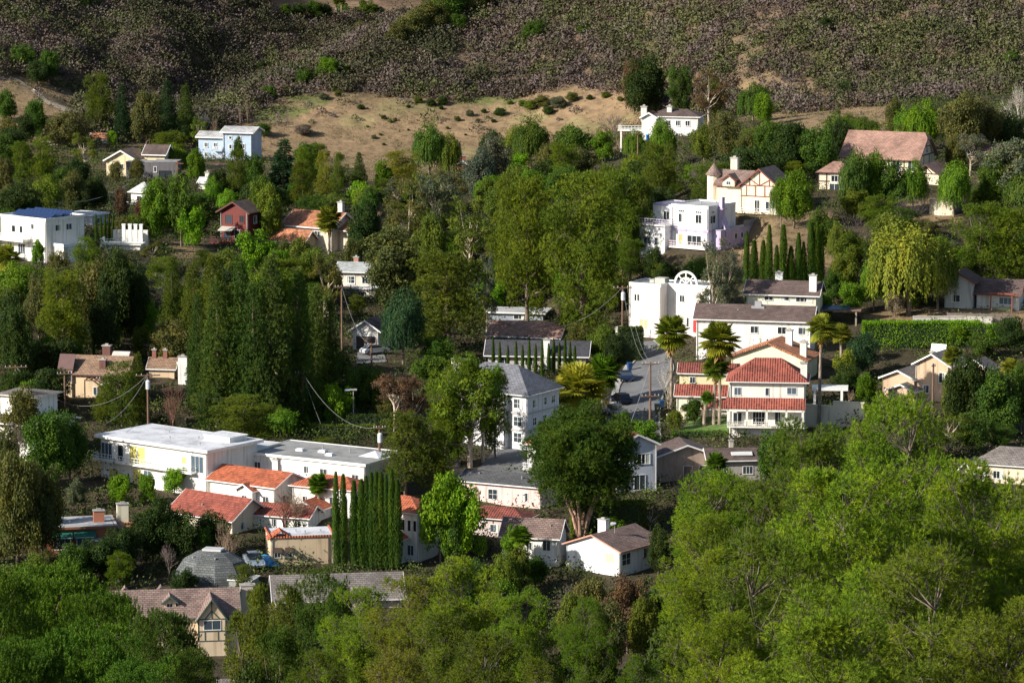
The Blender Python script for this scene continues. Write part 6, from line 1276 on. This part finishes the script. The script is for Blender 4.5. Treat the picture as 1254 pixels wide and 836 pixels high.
for a in (('O', 366, 2, 22, 20, 'd'), ('O', 384, 0, 24, 24, 'e'), ('O', 398, 4, 26, 22, 'd'), ('B', 420, 2, 20, 16, 'f'), ('B', 450, 0, 22, 24, 'g'), ('F', 412, -4, 26, 10, 'm'), ('F', 418, -4, 24, 10, 'm'), ('O', 515, 6, 22, 18, 'm'), ('N', 490, 2, 20, 14, 'p'), ('N', 498, 0, 20, 12, 'p'), ('O', 465, 8, 20, 16, 'b'), ('O', 350, 4, 22, 16, 'e'), ('O', 440, 8, 20, 18, 'm')): tree(*a)
# ================================================================== smaller trees standing in the gardens and gaps
bpy.context.view_layer.update()
HB = []
for o in list(bpy.data.objects):
    if o.parent is None and o.type == 'EMPTY' and o.get('category') and o['category'] not in ('tree', 'pine tree', 'conifer', 'cypress', 'palm', 'bush', 'power line', 'utility pole', 'hedge', 'shrub'):
        P = [proj(c.matrix_world @ Vector(b)) for c in o.children if c.type == 'MESH' for b in c.bound_box]
        if P: HB.append((min(p[0] for p in P), min(p[1] for p in P), max(p[0] for p in P), min(max(p[1] for p in P), proj(o.location)[1]), max((c.matrix_world @ Vector(b)).y for c in o.children if c.type == 'MESH' for b in c.bound_box)))
SHR = 0
FIL = []; rf = random.Random(5); BT = [t['o'].location for t in TREES]
for _ in range(9000):
    if len(FIL) > 360: break
    px = rf.uniform(-10, 1264); py = rf.uniform(186, 800)
    if any(bool(inpoly(px, py, p)) for p in TANS[:1] + TANS[2:] + LAWN + [ROADP, LOTP, DRIVEP]): continue
    b = cast(px, py); k = F / b.y; hm = rf.uniform(3.2, 8.5) * (1. if py > 300 else 1.1); w_ = hm * k * rf.uniform(.75, 1.15); h_ = hm * k
    if any(math.hypot(b.x - t.x, b.y - t.y) < 3.0 for t in BT) or any(math.hypot(b.x - c[0], b.y - c[1]) < c[3] * .95 for c in PADS): continue
    if any(b.y < q[4] + 2 and px + w_ * .6 > q[0] and px - w_ * .6 < q[2] and py - h_ < q[3] - 5 and py > q[1] for q in HB): continue
    if any(px + w_ * .5 > a0 and px - w_ * .5 < a1 and py - h_ < b1 and py > b0 for (a0, b0, a1, b1) in ((748, 432, 824, 516), (366, 505, 484, 530), (905, 262, 1010, 330), (826, 505, 908, 528), (405, 575, 492, 690), (550, 550, 665, 612), (1050, 380, 1254, 425))): continue
    kd = rf.choice('OOOOBPPWE'); tn = rf.choice({'O': 'gdeomd', 'B': 'gflm', 'P': 'nmg', 'W': 'fgn', 'E': 'kmo'}[kd])
    tree(kd, px, py - h_, py, w_, tn, group='garden trees between the houses'); FIL.append(1); BT.append(b)
print('filler trees', len(FIL))
# ================================================================== trees close to the camera
for a in ((1108, 474, 246, 220, 'n'), (990, 512, 262, 190, 'n'), (880, 570, 268, 160, 'n'), (1040, 560, 228, 240, 'n'), (1204, 560, 236, 220, 'n'), (930, 640, 214, 250, 'n'), (1140, 660, 200, 280, 'n'), (862, 622, 246, 120, 'n'), (1010, 720, 184, 260, 'n'), (1254, 600, 260, 120, 'n'), (880, 740, 196, 150, 'n'), (1230, 720, 190, 200, 'n'),
          (572, 680, 268, 150, 'n'), (500, 700, 262, 120, 'y'), (640, 720, 262, 110, 'n'), (718, 728, 250, 80, 'f'), (440, 714, 268, 110, 'n'), (600, 770, 240, 150, 'n'), (486, 790, 232, 150, 'y'), (390, 792, 238, 110, 'n'), (666, 800, 232, 110, 'n'), (790, 800, 236, 90, 'f'), (540, 740, 250, 130, 'n')):
    tree('FP', a[0], a[1], None, a[3], {'n': 'N' if int(a[0]) % 3 else 'n'}.get(a[4], a[4]), D=a[2])
for a in ((50, 682, 236, 210, 'f'), (-10, 690, 226, 150, 'f'), (130, 718, 226, 130, 'f'), (196, 742, 214, 100, 'f'), (90, 760, 200, 200, 'f'), (236, 792, 206, 66, 'f'), (10, 778, 196, 160, 'f'), (170, 800, 196, 140, 'f')): tree('CP', a[0], a[1], None, a[3], 'F' if int(a[0]) % 4 else 'g', D=a[2])
for a in ((388, 690, 320, 70, 'g'), (350, 704, 326, 50, 'm'), (318, 712, 322, 46, 'm'), (410, 700, 316, 50, 'g'), (300, 742, 300, 60, 'm'), (336, 766, 280, 70, 'g')): tree('P', a[0], a[1], None, a[3], a[4], D=a[2])
for a in ((620, 760, 280, 90, 'd'), (720, 775, 270, 120, 'd'), (420, 775, 282, 120, 'd'), (300, 800, 280, 90, 'd'), (820, 760, 280, 90, 'd')): tree('O', a[0], a[1], None, a[3], a[4], D=a[2])
# ================================================================== labels of the trees: look + nearest building + order
def size_word(r):
    if r['kind'] in ('FP', 'CP'): return 'large'
    s = r['w'] * r['h'] / max(1., (F / r['D']) ** 2); ratio = r['h'] / r['w']
    return 'slender' if ratio > 2.6 else ('tall' if s > 140 and ratio > 1.5 else ('broad' if s > 110 else ('small' if s < 32 else '')))
ORD = ['', 'second ', 'third ', 'fourth ', 'fifth ', 'sixth ', 'seventh ', 'eighth ', 'ninth ', 'tenth ', 'eleventh ', 'twelfth ']
LAND += [(550, 75, 'the brush-covered ridge'), (700, 60, 'the tall dark hillside trees'), (1060, 90, 'the slope above the pinkish roof'), (20, 110, 'the dirt path'), (475, 150, 'the bare tan slope'), (650, 150, 'the tan slope right end'), (960, 130, 'the tan gully'), (1120, 330, 'the great willow'), (600, 300, 'the tallest pines'), (300, 420, 'the dark conifer mass'), (715, 720, 'the brown brush clump'), (1080, 650, 'the right foreground mass'), (90, 790, 'the lower left corner'), (560, 760, 'the lower centre edge'), (880, 780, 'the lower edge right of centre'), (450, 30, 'the plateau houses'), (1110, 412, 'the long clipped hedge'), (445, 515, 'the small lawn')]
cells = {}
for r in TREES:
    if r['label']: continue
    cx, cy = r['px'], (r['yt'] + min(r['yb'], 836)) / 2
    best = min(LAND, key=lambda l: math.hypot(cx - l[0], (cy - l[1]) * 1.5)); dx, dy = cx - best[0], (cy - best[1]) * 1.5
    rel = ('right of' if dx > 0 else 'left of') if abs(dx) > abs(dy) else ('below' if dy > 0 else 'above')
    kn = 'leafy bush' if r['kind'] == 'bush' else KNAME[r['kind']][1]; tn = '' if r['kind'] == 'N' and r['tone'] in 'e' else TNAME[r['tone']]
    cells.setdefault((size_word(r), tn, kn, rel, best[2]), []).append((math.hypot(dx, dy), r))
for (sz, tn, kn, rel, l), rs in cells.items():
    rs.sort(key=lambda t: t[0])
    for i, (_, r) in enumerate(rs):
        o_ = (('nearest ' if i == 0 else ORD[i]) if len(rs) > 1 else '')
        r['o']['label'] = ' '.join((o_ + (sz + ' ' if sz else '') + tn + ' ' + kn + ' ' + rel + ' ' + l).split())
# ================================================================== light
sun = bpy.data.lights.new('sun', 'SUN'); sun.energy = 5; sun.angle = R(.53); sun.color = (1., .94, .84)
SEL, SAZ = 28, 243
so = bpy.data.objects.new('sun', sun); COL.objects.link(so); d = Vector((math.sin(R(SAZ)) * math.cos(R(SEL)), math.cos(R(SAZ)) * math.cos(R(SEL)), math.sin(R(SEL))))
so.rotation_euler = d.to_track_quat('Z', 'Y').to_euler(); so.location = (-200, 100, 300)
w = bpy.data.worlds.new('World'); scene.world = w; w.use_nodes = True; nt = w.node_tree; bg = nt.nodes['Background']; sky = nt.nodes.new('ShaderNodeTexSky'); sky.sky_type = 'NISHITA'; sky.sun_disc = False
sky.sun_elevation = R(SEL); sky.sun_rotation = R(SAZ); nt.links.new(sky.outputs[0], bg.inputs[0]); bg.inputs[1].default_value = .085
scene.view_settings.view_transform = 'Standard'; scene.view_settings.look = 'None'; scene.view_settings.exposure = .66; scene.view_settings.gamma = 1
c = scene.cycles; c.max_bounces = 5; c.diffuse_bounces = 3; c.glossy_bounces = 2; c.transmission_bounces = 2; c.transparent_max_bounces = 4; c.use_denoising = True; c.sample_clamp_indirect = 6
print('objects', len(bpy.data.objects), 'faces', sum(len(m.polygons) for m in bpy.data.meshes))
